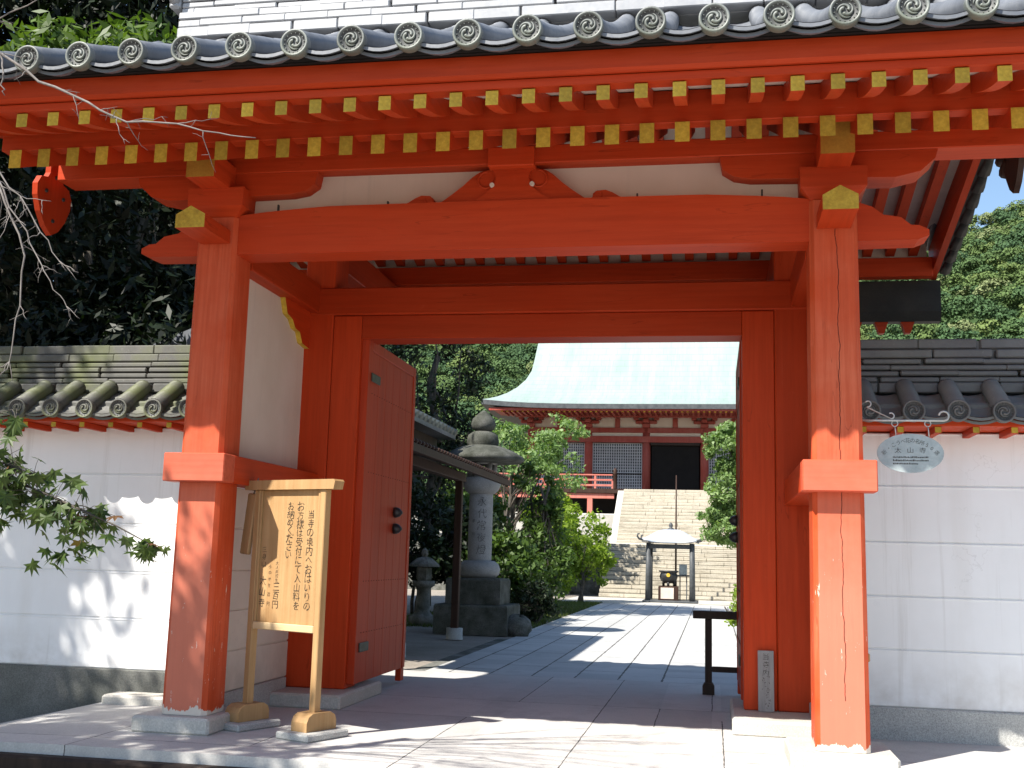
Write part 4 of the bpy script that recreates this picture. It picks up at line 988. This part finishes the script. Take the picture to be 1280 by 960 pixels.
o = MB().box(-40, -.36, 38.6, 46, -.3, 1.9, .05).build('stone_terrace', M_oldstone); tag(o, 'low stone retaining terrace left of the staircase, behind the shrubs', 'retaining wall')
o = MB().box(-40, -.46, 45.2, 47.5, 1.9, 3.45, .05).build('stone_terrace', M_stone); tag(o, 'upper stone terrace left of the staircase, under the railed veranda', 'retaining wall')
o = MB().box(6.21, 40, 38.6, 46, -.3, 1.9, .05).build('stone_terrace', M_oldstone); tag(o, 'low stone retaining terrace right of the staircase, behind the right jamb', 'retaining wall')
o = MB().box(6.21, 40, 45.2, 47.5, 1.9, 3.45, .05).build('stone_terrace', M_stone); tag(o, 'upper stone terrace right of the staircase, under the right veranda', 'retaining wall')
sheet('upper_ground', [(-70, 46), (70, 46), (70, 95), (-70, 95)], 3.4, M_earth)

# the main hall -------------------------------------------------------
HX, HY = 2.2, 48.6
HL = thing('main_hall', 'long red temple hall with pale green copper roof at the top of the stone stairs', 'temple hall', (HX, HY, 3.4)); dz = -3.4
def hb(name, m, *a, bev=.01, par=None): return MB().box(a[0], a[1], a[2], a[3], a[4]+dz, a[5]+dz, bev=bev).build(name, m, par or HL)
cols = [-10.35, -7.45, -4.44, -1.47, 1.47, 4.44, 7.45, 10.35][1:-1]
cols = [-7.45, -4.44, -1.47, 1.47, 4.44, 7.45]
for x in cols: MB().tube([(x, 0, 4.72+dz), (x, 0, 8.0+dz)], .215, 16).build('column', M_hall, HL)
hb('veranda_floor', M_brown, -9.0, 9.0, -2.3, .4, 4.50, 4.72); hb('veranda_beam', M_rail, -9.0, -2.9, -2.2, -2.0, 4.24, 4.49); hb('veranda_beam', M_rail, 2.9, 9.0, -2.2, -2.0, 4.24, 4.49)
for x in (-8.6, -4.1, 8.6): hb('veranda_post', M_rail, x-.13, x+.13, -2.2, -1.94, 3.4, 4.235)
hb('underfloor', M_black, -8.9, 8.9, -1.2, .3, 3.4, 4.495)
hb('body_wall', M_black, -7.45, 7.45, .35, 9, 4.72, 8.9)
hb('head_tie_beam', M_hall, -7.6, 7.6, -.24, .25, 7.24, 7.56); hb('upper_tie_beam', M_hall, -7.6, 7.6, -.20, .2, 7.74, 8.0); hb('frieze_board', M_plaster2, -7.5, 7.5, -.1, .2, 7.56, 8.68)
for x in (-5.95, -2.95, 0, 2.95, 5.95): hb('frieze_strut', M_hall, x-.13, x+.13, -.17, -.102, 8.0, 8.5)
for x in cols:
    mb = MB(); mb.box(x-.2, x+.2, -.42, .1, 8.0+dz, 8.2+dz, .03); mb.box(x-.55, x+.55, -.32, -.05, 8.2+dz, 8.38+dz, .05); mb.box(x-.14, x+.14, -.75, .1, 8.22+dz, 8.40+dz, .03)
    for q in (-.52, 0, .52): mb.box(x+q-.13, x+q+.13, -.40, -.02, 8.385+dz, 8.52+dz, .03)
    mb.build('bracket_set', M_hall, HL)
hb('eave_purlin', M_hall, -8.2, 8.2, -.85, -.62, 8.46, 8.66)
def lattice(x0, x1):
    mb = MB(); n = int((x1-x0)/.115)
    for i in range(n+1): x = x0+(x1-x0)*i/n; mb.box(x-.022, x+.022, -.02, .03, 4.74+dz, 7.22+dz, .002)
    for k in range(17): z = 4.8+k*.15; mb.box(x0, x1, .0, .045, z-.019+dz, z+.019+dz, .002)
    mb.box(x0, x1, -.05, .06, 5.60+dz, 5.66+dz, .004, 1)
    mb.box(x0, x1, .06, .12, 4.73+dz, 7.23+dz, .002, 2)
    mb.build('lattice_screen', [M_lat, M_black, M_char], HL)
for a_, b_ in zip(cols[:-1], cols[1:]):
    if abs((a_+b_)/2) > .5: lattice(a_+.23, b_-.23)
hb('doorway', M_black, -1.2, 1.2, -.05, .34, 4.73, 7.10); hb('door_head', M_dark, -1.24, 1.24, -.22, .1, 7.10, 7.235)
mb = MB()
for x in (-9.5, 9.5): pass
def rail(x0, x1, name='railing'):
    Q = MB()
    for z, h in ((4.83, .10), (5.10, .09), (5.36, .07)): Q.box(x0, x1, -2.28, -2.18, z+dz, z+h+dz, .01)
    n = max(2, int((x1-x0)/.78))
    for i in range(n+1): x = x0+(x1-x0)*i/n; Q.box(x-.055, x+.055, -2.27, -2.19, 4.72+dz, (5.40 if i % 2 == 0 else 5.1)+dz, .006)
    return Q.build(name, M_rail, HL)
r_ = rail(-9.0, -2.98); rail(2.98, 9.0)
for x in (-2.86, 2.86):
    q = MB(); q.lathe([(.10, 4.72+dz), (.10, 5.42+dz), (.13, 5.45+dz), (.09, 5.52+dz), (.12, 5.60+dz), (.03, 5.74+dz), (0, 5.76+dz)], (x, -2.23), 12); q.build('newel_post', M_brown, HL)
rf0 = MB(); rf0.box(-.055, .055, -2.45, -.6, 8.50+dz, 8.62+dz, .004); rf0.m[2] = 1; rf0 = rf0.build('rafter', [M_hall, M_yel], HL)
for k in range(66):
    x = -8.6+.265*k
    if k == 0: rf0.location.x = x
    else: copy_part(rf0, HL, (x, 0, 0))
hb('eave_soffit', M_hall, -9.1, 9.1, -2.5, 0, 8.625, 8.68); hb('eave_fascia', M_hall, -9.25, 9.25, -2.62, -2.46, 8.56, 8.70)
# roof: rings from the eave up, drawn in at the gables
mb = MB(); T_ = [0, .05, .12, .2, .3, .4, .5, .62, .75, .88, 1.0]; n = 16; vs = []
def hx(t): return 7.75+1.85*max(0, 1-t/.5)**1.5
for t in T_:
    yf = -2.75+8.2*t; yb = 13.65-8.2*t; z = 8.88+2.5*t+4.4*t*t; h_ = hx(t); ring = []
    for j in range(n):
        u = -1+2*j/n; ring.append((u*h_, yf, z+.22*abs(u)**5*(1-t)**3))
    for j in range(n):
        u = -1+2*j/n; ring.append((h_, (yf+yb)/2+u*(yb-yf)/2, z+.22*abs(u)**5*(1-t)**3))
    for j in range(n):
        u = 1-2*j/n; ring.append((u*h_, yb, z+.22*abs(u)**5*(1-t)**3))
    for j in range(n):
        u = 1-2*j/n; ring.append((-h_, (yf+yb)/2+u*(yb-yf)/2, z+.22*abs(u)**5*(1-t)**3))
    vs += [(x, y, zz+dz) for x, y, zz in ring]
m_ = 4*n; k = len(T_)
mb.add(vs, [[i*m_+j, i*m_+(j+1) % m_, (i+1)*m_+(j+1) % m_, (i+1)*m_+j] for i in range(k-1) for j in range(m_)], 0, True)
low = [(x, y, z-.24) for x, y, z in vs[:m_]]; mb.add(vs[:m_]+low, [[j, m_+j, m_+(j+1) % m_, (j+1) % m_] for j in range(m_)]+[[m_+j for j in range(m_)][::-1]], 1, False)
mb.build('roof', [M_copper, M_char], HL)
hb('roof_ridge', M_copper, -7.9, 7.9, 5.0, 5.9, 15.6, 16.3, bev=.1)

# ================================================================== hills
hx_ = [-600, -300, -102, -68, -16, 50, 92, 108, 120, 190, 340, 600]; hz_ = [84, 92, 90, 92, 100, 112, 122, 131, 135, 165, 165, 120]
def hill_z(x, y):
    d = max(0.0, min(1.0, (y-150)/270)); ztop = np.interp(x*420/max(y, 150), hx_, hz_)
    zz = ztop*(d**.9)*(1 if y < 420 else max(.3, 1-(y-420)/500))
    return zz+2.5*math.sin(x*.06+y*.03)*d+1.8*math.sin(x*.13-y*.07)*d-.3
mb = MB(); gx = np.linspace(-560, 560, 100); gy = np.linspace(140, 560, 40); vs = [(x, y, hill_z(x, y)) for y in gy for x in gx]
mb.add(vs, [[j*100+i, j*100+i+1, (j+1)*100+i+1, (j+1)*100+i] for j in range(39) for i in range(99)], 0, True)
M_under = vary('hazy_forest_floor', [(.035, .062, .025), (.06, .095, .036)], .2, rough=1, spec=0, bs=0)  # ground colour lightened to stand in for distance haze between crowns
o = mb.build('hill', M_under); o['kind'] = 'structure'
def hill_mat():
    m = bpy.data.materials.new('hillside_foliage'); m.use_nodes = True; t = m.node_tree; t.nodes.clear()
    out = nd(t, 'ShaderNodeOutputMaterial'); geo = nd(t, 'ShaderNodeNewGeometry'); at = nd(t, 'ShaderNodeAttribute', attribute_name='tone')
    col = ramp(t, at.outputs['Fac'], [(0, (.045, .085, .040)), (.4, (.062, .110, .044)), (.75, (.095, .140, .045)), (.92, (.14, .185, .06)), (.98, (.16, .19, .085))])
    col = mix(t, 1, col, ramp(t, geo.outputs['Random Per Island'], [(0, (.8,)*3), (1, (1.2,)*3)]), 'MULTIPLY')
    p = nd(t, 'ShaderNodeBsdfPrincipled', Roughness=.7); p.inputs['Specular IOR Level'].default_value = .1
    t.links.new(col, p.inputs['Base Color']); t.links.new(p.outputs[0], out.inputs[0]); return m
rng = np.random.default_rng(77); cen = []; grid = {}
def add_crowns(n, x0, x1, y0, y1):
    for _ in range(n*4):
        y = y0+(y1-y0)*rng.random(); x = (x0+(x1-x0)*rng.random())*(y/200.); r = rng.uniform(3.0, 7.0)*rng.uniform(.8, 1.0)
        k = (int(x//8), int(y//8)); near = [c for a in (-1, 0, 1) for b in (-1, 0, 1) for c in grid.get((k[0]+a, k[1]+b), [])]
        if any((c[0]-x)**2+(c[1]-y)**2 < (.50*(c[3]+r))**2 for c in near): continue
        c = (x, y, hill_z(x, y), r); cen.append(c); grid.setdefault(k, []).append(c)
add_crowns(1300, 15, 70, 165, 425); add_crowns(600, -60, 15, 170, 425)
add_crowns(260, -130, -60, 170, 420); add_crowns(220, 70, 120, 170, 420)
PP, UU, SZ, TN = [], [], [], []
for (x, y, z, r) in cen:
    n = int(640*(r/5)**1.7); k = 9
    lob = rng.normal(size=(k, 3)); lob /= np.linalg.norm(lob, axis=1)[:, None]; lob[:, 2] = np.abs(lob[:, 2])
    li = rng.integers(0, k, n); u = rng.normal(size=(n, 3)); u /= np.linalg.norm(u, axis=1)[:, None]; u[:, 2] = np.abs(u[:, 2])*.9-.15
    P = np.array([x, y, z+r*.45])+lob[li]*r*.62*np.array([1, 1, .85])+u*r*.42*np.array([1, 1, .9])
    PP.append(P); UU.append(u*.7+lob[li]*.5); TN.append(np.full(n, rng.random()**1.1))
PP = np.concatenate(PP); UU = np.concatenate(UU); TN = np.concatenate(TN)
ho = leaf_mesh('hillside_wood', PP, .62, hill_mat(), None, 5, .85, 0, .45, UU, 1.0)
ho['kind'] = 'stuff'; at = ho.data.attributes.new('tone', 'FLOAT', 'POINT'); at.data.foreach_set('value', np.repeat(TN, 4).astype(np.float32))

# ================================================================== trees in the courtyard
gp = 'trees around the courtyard'
tree('shrub_tree', 'bright yellow-green young tree at the foot of the stairs, left of the incense canopy', 'tree', (-.15, 30.6, -.2), 1.3, .07, [((-.3, 0, 2.1), (1.0, 1.0, 1.3)), ((.2, .1, 1.4), (.7, .8, .8)), ((-.95, -.2, 1.6), (.8, .8, .9))], 105, 60, .30, .14, F_bright, 31, gp, stems=2)
tree('shrub_tree', 'tall mid-green slender tree just right of the tall stone lantern', 'tree', (-.55, 21.5, -.2), 3.4, .07, [((-.05, 0, 3.3), (.52, .5, 1.0)), ((.1, 0, 2.1), (.8, .8, 1.1)), ((.35, -.2, 1.2), (.7, .8, .8))], 80, 55, .26, .13, F_mid, 32, gp, stems=3, nbr=18)
tree('shrub_tree', 'thin sparse green tree between the lantern and the bright yellow-green tree', 'tree', (-.75, 25, -.2), 1.6, .05, [((.1, 0, 1.6), (.75, .7, .8)), ((.1, -.3, .9), (.8, .7, .5))], 44, 45, .30, .15, F_bright, 33, gp, stems=3)
tree('shrub', 'low dark green bush at the path edge right of the stone lantern', 'shrub', (.05, 17.2, -.2), .5, .04, [((0, 0, .45), (.6, .6, .45))], 40, 60, .2, .10, F_dark, 34, gp, stems=3)
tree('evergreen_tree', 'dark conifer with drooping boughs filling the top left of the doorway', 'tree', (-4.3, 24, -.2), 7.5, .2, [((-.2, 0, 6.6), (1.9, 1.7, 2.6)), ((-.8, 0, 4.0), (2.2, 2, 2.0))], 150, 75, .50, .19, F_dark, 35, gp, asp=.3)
tree('leafy_tree', 'pale leafy tree with spreading boughs in front of the hall eave, above the stone lantern', 'tree', (-4.0, 35.5, -.2), 5.2, .14, [((.7, 0, 6.0), (2.0, 1.6, 1.0)), ((1.9, 0, 6.6), (1.3, 1.0, .48)), ((1.5, -.3, 4.8), (1.6, 1.5, 1.1))], 100, 60, .34, .17, F_pale, 36, gp, stems=2)
for i, (x, y, h, f, lab) in enumerate([(-1.9, 18.2, 2.6, F_dark, 'dark leafy shrub close behind the shed post, left of the stone lantern'), (-3.6, 19.5, 3.4, F_dark, 'dark many-stemmed shrub deep in shade behind the open shed'),
        (-2.6, 22.5, 3.4, F_mid, 'green shrub behind the stone lantern, among thin stems'), (-1.0, 18.0, 2.0, F_mid, 'leafy green shrub directly behind the stone lantern base'), (-5.4, 21.5, 4.6, F_dark, 'tall dark shrub behind the left door leaf and shed')]):
    tree('shrub', lab, 'shrub', (x, y, -.2), h*.7, .05, [((0, 0, h*.62), (1.1, 1.0, h*.40))], 70, 60, .32, .15, f, 40+i, gp, stems=4, nbr=16)
for i, (x, y, r_, f, lab) in enumerate([(-2.6, 36.5, 1.6, F_mid, 'round green shrub in front of the stone terrace left of the stairs'), (-4.9, 37, 1.9, F_dark, 'dark shrub at the terrace, behind the courtyard trees'), (-6.8, 40.5, 1.8, F_mid, 'green tree on the terrace under the left end of the hall'),
        (-3.2, 41.5, 1.2, F_bright, 'bright shrub on the terrace below the hall railing'), (-10.5, 42, 2.6, F_dark, 'big dark tree beyond the left corner of the hall')]):
    zb = -.2 if y < 38.6 else 1.9
    tree('shrub', lab, 'shrub', (x, y, zb), r_*.9, .06, [((0, 0, r_*1.05), (r_, r_*.9, r_*.85))], 70, 55, .38, .2, f, 50+i, gp, stems=2)
TP = tree('clipped_tree', 'clipped light green tree with rounded cloud-like pads, right edge of the doorway', 'tree', (4.86, 20, -.2), 4.2, .09,
     [((-.35, 0, 4.35), (.55, .55, .62)), ((-.25, .1, 3.35), (.68, .6, .62)), ((.35, 0, 3.9), (.6, .6, .9)), ((-.45, 0, 2.35), (.50, .45, .45)), ((.1, 0, 2.5), (.5, .5, .7)), ((-.85, -.1, 2.72), (.30, .25, .13))], 330, 90, .18, .095, F_pale, 60, gp, stems=1)
tree('shrub', 'light green low bush by the path behind the barrier rail', 'shrub', (4.85, 15.5, -.2), .6, .03, [((0, 0, .55), (.42, .4, .55))], 34, 60, .16, .08, F_bright, 61, gp, stems=3)
tree('leafy_tree', 'broad green tree right of the stone stairs, hidden by the right jamb', 'tree', (9.5, 30, -.2), 4, .15, [((0, 0, 4.6), (2.5, 2.2, 2.2))], 70, 60, .5, .2, F_mid, 62, gp)
# grass verge
def blades(name, x0, x1, y0, y1, n, seed, z0=-.21):
    rng = np.random.default_rng(seed); x = x0+(x1-x0)*rng.random(n); y = y0+(y1-y0)*rng.random(n); h = rng.uniform(.03, .11, n); a = rng.uniform(0, 2*PI, n); w_ = rng.uniform(.004, .012, n); lx, ly = rng.normal(0, .03, n), rng.normal(0, .03, n)
    V = np.stack([np.stack([x-w_*np.cos(a), y-w_*np.sin(a), np.full(n, z0)], 1), np.stack([x+w_*np.cos(a), y+w_*np.sin(a), np.full(n, z0)], 1), np.stack([x+lx, y+ly, z0+h], 1)], 1).reshape(-1, 3)
    me = bpy.data.meshes.new(name); me.vertices.add(3*n); me.vertices.foreach_set('co', V.ravel()); me.loops.add(3*n); me.loops.foreach_set('vertex_index', np.arange(3*n, dtype=np.int32))
    me.polygons.add(n); me.polygons.foreach_set('loop_start', np.arange(0, 3*n, 3, dtype=np.int32)); me.update(calc_edges=True); me.materials.append(F_grass)
    o = bpy.data.objects.new(name, me); C.objects.link(o); o['kind'] = 'stuff'; return o
blades('grass', -3.2, .36, 14.5, 30.4, 26000, 3)
o = bx('verge_kerb', M_stone, None, .36, .415, 14.5, 30.4, -.4, -.19, bev=.01); o['kind'] = 'structure'

# ================================================================== trees beyond the left wall
gq = 'dark trees behind the left wall'
for i, (x, y, h, f, ells, ls, lab) in enumerate([
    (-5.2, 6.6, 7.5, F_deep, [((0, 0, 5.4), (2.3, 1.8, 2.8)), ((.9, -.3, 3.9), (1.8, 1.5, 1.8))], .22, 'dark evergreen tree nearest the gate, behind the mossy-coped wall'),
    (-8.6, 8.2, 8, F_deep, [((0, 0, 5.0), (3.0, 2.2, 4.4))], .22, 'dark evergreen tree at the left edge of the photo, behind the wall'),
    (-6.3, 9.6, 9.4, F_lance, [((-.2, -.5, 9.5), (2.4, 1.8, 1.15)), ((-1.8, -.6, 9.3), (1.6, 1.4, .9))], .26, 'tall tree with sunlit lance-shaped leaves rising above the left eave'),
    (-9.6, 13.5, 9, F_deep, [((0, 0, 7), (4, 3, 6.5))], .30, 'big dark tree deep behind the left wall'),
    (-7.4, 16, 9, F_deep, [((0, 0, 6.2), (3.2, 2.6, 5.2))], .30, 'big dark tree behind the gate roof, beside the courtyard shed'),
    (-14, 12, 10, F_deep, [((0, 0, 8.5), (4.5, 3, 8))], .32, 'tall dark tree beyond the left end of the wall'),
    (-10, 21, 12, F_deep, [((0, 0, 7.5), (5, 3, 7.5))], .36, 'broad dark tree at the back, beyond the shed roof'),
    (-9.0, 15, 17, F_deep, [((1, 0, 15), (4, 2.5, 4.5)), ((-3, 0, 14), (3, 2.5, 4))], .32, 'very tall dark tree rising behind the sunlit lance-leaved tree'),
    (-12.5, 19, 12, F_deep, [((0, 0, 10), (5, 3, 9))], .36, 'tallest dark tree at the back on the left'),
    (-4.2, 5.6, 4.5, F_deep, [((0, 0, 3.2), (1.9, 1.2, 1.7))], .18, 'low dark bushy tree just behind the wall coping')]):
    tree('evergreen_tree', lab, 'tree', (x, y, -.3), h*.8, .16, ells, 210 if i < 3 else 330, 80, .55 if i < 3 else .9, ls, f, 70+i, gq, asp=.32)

# ---- trees standing to the left of the viewer: they shade the left wall and the paving
gs = 'shade trees left of the viewpoint'
tree('shade_tree', 'broad leafy tree left of the viewpoint, its crown shading the left wall', 'tree', (-8.6, -3.4, -.5), 6.4, .25, [((.9, .5, 9.4), (2.0, 2.2, 2.4)), ((-1.8, .2, 9.2), (2.8, 2.6, 2.8)), ((.15, 0, 7.4), (2.1, 2.0, 2.0))], 300, 75, .5, .2, F_mid, 90, gs)
tree('shade_tree', 'tall leafy tree left of the viewpoint, shading the trees behind the wall', 'tree', (-10.6, 1.6, -.5), 9, .3, [((0, 0, 10.0), (3.6, 3.2, 2.8)), ((2.2, .6, 8.6), (3.0, 2.6, 2.6)), ((-2, 1.5, 8), (3, 3, 3))], 300, 75, .6, .27, F_dark, 91, gs)

tree('shade_tree', 'slim leafy tree left of the viewpoint, dappling the paving by the kerb', 'tree', (-4.4, -5.9, -.5), 5, .12, [((.5, .5, 7.1), (1.35, 1.3, 1.1)), ((-.9, 0, 6.6), (1.3, 1.2, 1.0)), ((-.3, 1.3, 7.2), (1.7, 1.4, 1.2))], 170, 55, .36, .16, F_mid, 92, gs)
# ---- bare tree: its pale twigs reach into the top left
BT = thing('bare_tree', 'leafless tree with thin pale twigs hanging in front of the left end of the eave', 'tree', (-1.5, -3.5, -.45))
ox, oy, oz = -1.5, -3.5, -.45; rg = random.Random(14); mb = MB()
L_ = lambda p: (p[0]-ox, p[1]-oy, p[2]-oz)
tr = branch_mb(mb, (0, 0, 0), (.35, .1, 5.6), .11, .05, rg, .04, 9, 0, 8)
mb.build('trunk', M_bark, BT); mb = MB()
def bough(pts, r0, r1, twigs=6, tl=.30, vis=True):
    P = [Vector(L_(p)) for p in pts]; fine = []
    for a_, b_ in zip(P[:-1], P[1:]):
        for k in range(3): fine.append(a_.lerp(b_, k/3)+Vector((rg.uniform(-1, 1), rg.uniform(-1, 1), rg.uniform(-1, 1)))*.010)
    r0 *= .6; r1 *= .6; fine.append(P[-1]); n = len(fine); mb.tube(fine, [r0+(r1-r0)*i/(n-1) for i in range(n)], 6)
    for _ in range(twigs):
        i = rg.randrange(2, n-1); d = (fine[i]-fine[i-1]).normalized(); s_ = Vector((rg.uniform(-1, 1), rg.uniform(-1, 1), rg.uniform(-1, .7)))
        e = fine[i]+(d*.6+s_*.6).normalized()*tl*rg.uniform(.4, 1.1); q = branch_mb(mb, fine[i], e, r1*1.1+.0008, .0008, rg, .12, 5, 0, 5)
        for __ in range(2):
            j = rg.randrange(1, 5); e2 = q[j]+Vector((rg.uniform(-1, 1), rg.uniform(-1, 1), rg.uniform(-1, .6)))*tl*.28; branch_mb(mb, q[j], e2, .0014, .0007, rg, .1, 3, 0, 4)
s0 = (-1.35, -3.45, 3.9)
bough([s0, (-.5, -3.3, 4.1), (.20, -3.2, 4.01), (.46, -3.2, 3.83), (.77, -3.2, 3.68), (1.01, -3.2, 3.56), (1.29, -3.2, 3.54), (1.55, -3.22, 3.47), (1.75, -3.2, 3.44)], .018, .0035, 16, .22)
bough([(.18, -3.2, 4.02), (.24, -3.21, 3.92), (.25, -3.22, 3.80), (.27, -3.22, 3.74)], .010, .004, 2, .1)
bough([s0, (-.4, -3.3, 3.6), (.20, -3.2, 3.40), (.29, -3.2, 3.19), (.40, -3.2, 3.0), (.47, -3.2, 2.83), (.47, -3.2, 2.56), (.45, -3.2, 2.3), (.47, -3.2, 2.15)], .016, .003, 10, .24)
bough([(.25, -3.2, 3.3), (.42, -3.2, 3.02), (.52, -3.18, 2.84), (.60, -3.2, 2.74), (.70, -3.2, 2.60), (.77, -3.2, 2.52)], .008, .0025, 8, .16)
bough([(.22, -3.2, 3.36), (.40, -3.2, 3.16), (.56, -3.2, 2.96), (.68, -3.2, 2.80), (.79, -3.2, 2.69)], .008, .0025, 7, .16)
bough([(.1, -3.2, 3.5), (.3, -3.2, 3.22), (.45, -3.2, 3.15), (.6, -3.2, 3.13)], .006, .002, 5, .14)
bough([s0, (-.4, -3.3, 4.25), (.15, -3.2, 4.2), (.42, -3.2, 4.32)], .012, .004, 6, .2)
for k in range(15):       # boughs above the picture: only their shadow on the paving is seen
    a_ = rg.uniform(-.9, .9); z = rg.uniform(4.3, 5.4); L = rg.uniform(1.4, 2.8)
    st = (-1.2, -3.42, z-.2); bough([st, (st[0]+L*.4*math.cos(a_), st[1]+L*.4*math.sin(a_)*.7, z+.3), (st[0]+L*.75*math.cos(a_), st[1]+L*.75*math.sin(a_)*.7, z+.55), (st[0]+L*math.cos(a_), st[1]+L*math.sin(a_)*.7, z+.6)], .022, .004, 12, .45)
mb.build('branches', M_twig, BT)

# ---- maple in the foreground left
MT = thing('maple_tree', 'small maple whose green and reddish star-shaped leaves hang before the left wall', 'tree', (.75, -5.3, -.45))
ox, oy, oz = .75, -5.3, -.45; rg = random.Random(23); mb = MB(); LP = []
branch_mb(mb, (0, 0, 0), (-.05, 0, 2.2), .05, .02, rg, .05, 8, 0, 8)
def spray(pts, r0, n, spread, seed):
    P = [Vector((p[0]-ox, p[1]-oy, p[2]-oz)) for p in pts]; k = len(P); mb.tube(P, [r0+(.0015-r0)*i/(k-1) for i in range(k)], 5)
    q = random.Random(seed)
    for _ in range(n):
        t = q.uniform(.25, 1.0)*(k-1); i = min(k-2, int(t)); c = P[i].lerp(P[i+1], t-i)
        e = c+Vector((q.gauss(0, spread), q.gauss(0, spread*1.3), q.gauss(-.02, spread*.8))); mb.tube([c, c.lerp(e, .5)+Vector((0, 0, .008)), e], [.0012, .001, .0008], 4, caps=False); LP.append(e)
spray([(.75, -5.3, 1.75), (1.2, -5.1, 1.74), (1.6, -5.05, 1.72), (1.76, -5.0, 1.76)], .008, 40, .05, 1)
spray([(.75, -5.3, 1.60), (1.3, -5.15, 1.62), (1.72, -5.05, 1.58), (1.86, -5.0, 1.53)], .010, 80, .055, 2)
spray([(1.3, -5.15, 1.62), (1.7, -5.05, 1.55), (1.92, -5.0, 1.46), (2.08, -4.98, 1.40)], .008, 95, .055, 3)
spray([(1.95, -5.0, 1.45), (2.05, -5.0, 1.41), (2.16, -5.0, 1.37), (2.27, -5.0, 1.32), (2.31, -5.0, 1.30)], .004, 5, .018, 4)
q = random.Random(44)
for _ in range(16): LP.append(Vector((2.29-ox+q.gauss(0, .032), -5.0-oy+q.gauss(0, .03), 1.30-oz+q.gauss(0, .022))))
for _ in range(16): LP.append(Vector((1.97-ox+q.gauss(0, .05), -5.0-oy+q.gauss(0, .04), 1.28-oz+q.gauss(0, .045))))
for _ in range(26): LP.append(Vector((1.72-ox+q.gauss(0, .06), -5.0-oy+q.gauss(0, .05), 1.47-oz+q.gauss(0, .05))))
mb.build('trunk', M_bark, MT)
def maple_leaves(name, pts, seed, mats, parent):
    q = random.Random(seed); mb = MB()
    tips = [(-128, .62), (-78, .86), (-36, .98), (0, 1.08), (36, .98), (78, .86), (128, .62)]
    for p in pts:
        s_ = q.uniform(.036, .056); out = []
        for i, (a_, r_) in enumerate(tips):
            a0 = math.radians(a_); out.append((math.sin(a0)*r_, math.cos(a0)*r_))
            if i < 6: a1 = math.radians((a_+tips[i+1][0])/2); out.append((math.sin(a1)*.44, math.cos(a1)*.44))
        out.append((0, -.12)); dirz = q.uniform(0, 2*PI)
        Rm = (Matrix.Rotation(dirz, 3, 'Z') @ Matrix.Rotation(q.gauss(-.75, .45), 3, 'X') @ Matrix.Rotation(q.gauss(0, .4), 3, 'Y'))
        vs = [p]+[p+Rm @ Vector((x*s_, y*s_, -.22*s_*(x*x+y*y))) for x, y in out]; n = len(out)
        r_ = q.random(); mb.add(vs, [[0, 1+i, 1+(i+1) % n] for i in range(n)], 0 if r_ < .93 else (1 if r_ < .96 else 2))
    return mb.build(name, mats, parent)
M_mg = vary('maple_green', [(.022, .048, .010), (.07, .11, .022)], 14, rough=.55, bs=0)
def thin(name, c0, c1, tr):
    m = bpy.data.materials.new(name); m.use_nodes = True; t = m.node_tree; t.nodes.clear(); out = nd(t, 'ShaderNodeOutputMaterial')
    col = ramp(t, noise(t, coords(t), 16, 3), [(.35, c0), (.65, c1)])
    p = nd(t, 'ShaderNodeBsdfPrincipled', Roughness=.5); b = nd(t, 'ShaderNodeBsdfTranslucent'); ms = nd(t, 'ShaderNodeMixShader'); ms.inputs[0].default_value = tr
    t.links.new(col, p.inputs['Base Color']); t.links.new(col, b.inputs[0]); t.links.new(p.outputs[0], ms.inputs[1]); t.links.new(b.outputs[0], ms.inputs[2]); t.links.new(ms.outputs[0], out.inputs[0]); return m
maple_leaves('leaves', LP, 7, [thin('maple_green', (.03, .065, .012), (.10, .145, .028), .45), thin('maple_red', (.16, .07, .035), (.22, .12, .05), .4), thin('maple_yellow', (.30, .20, .03), (.36, .26, .06), .4)], MT)
for m_ in list(bpy.data.materials):
    if m_.users == 0: bpy.data.materials.remove(m_)
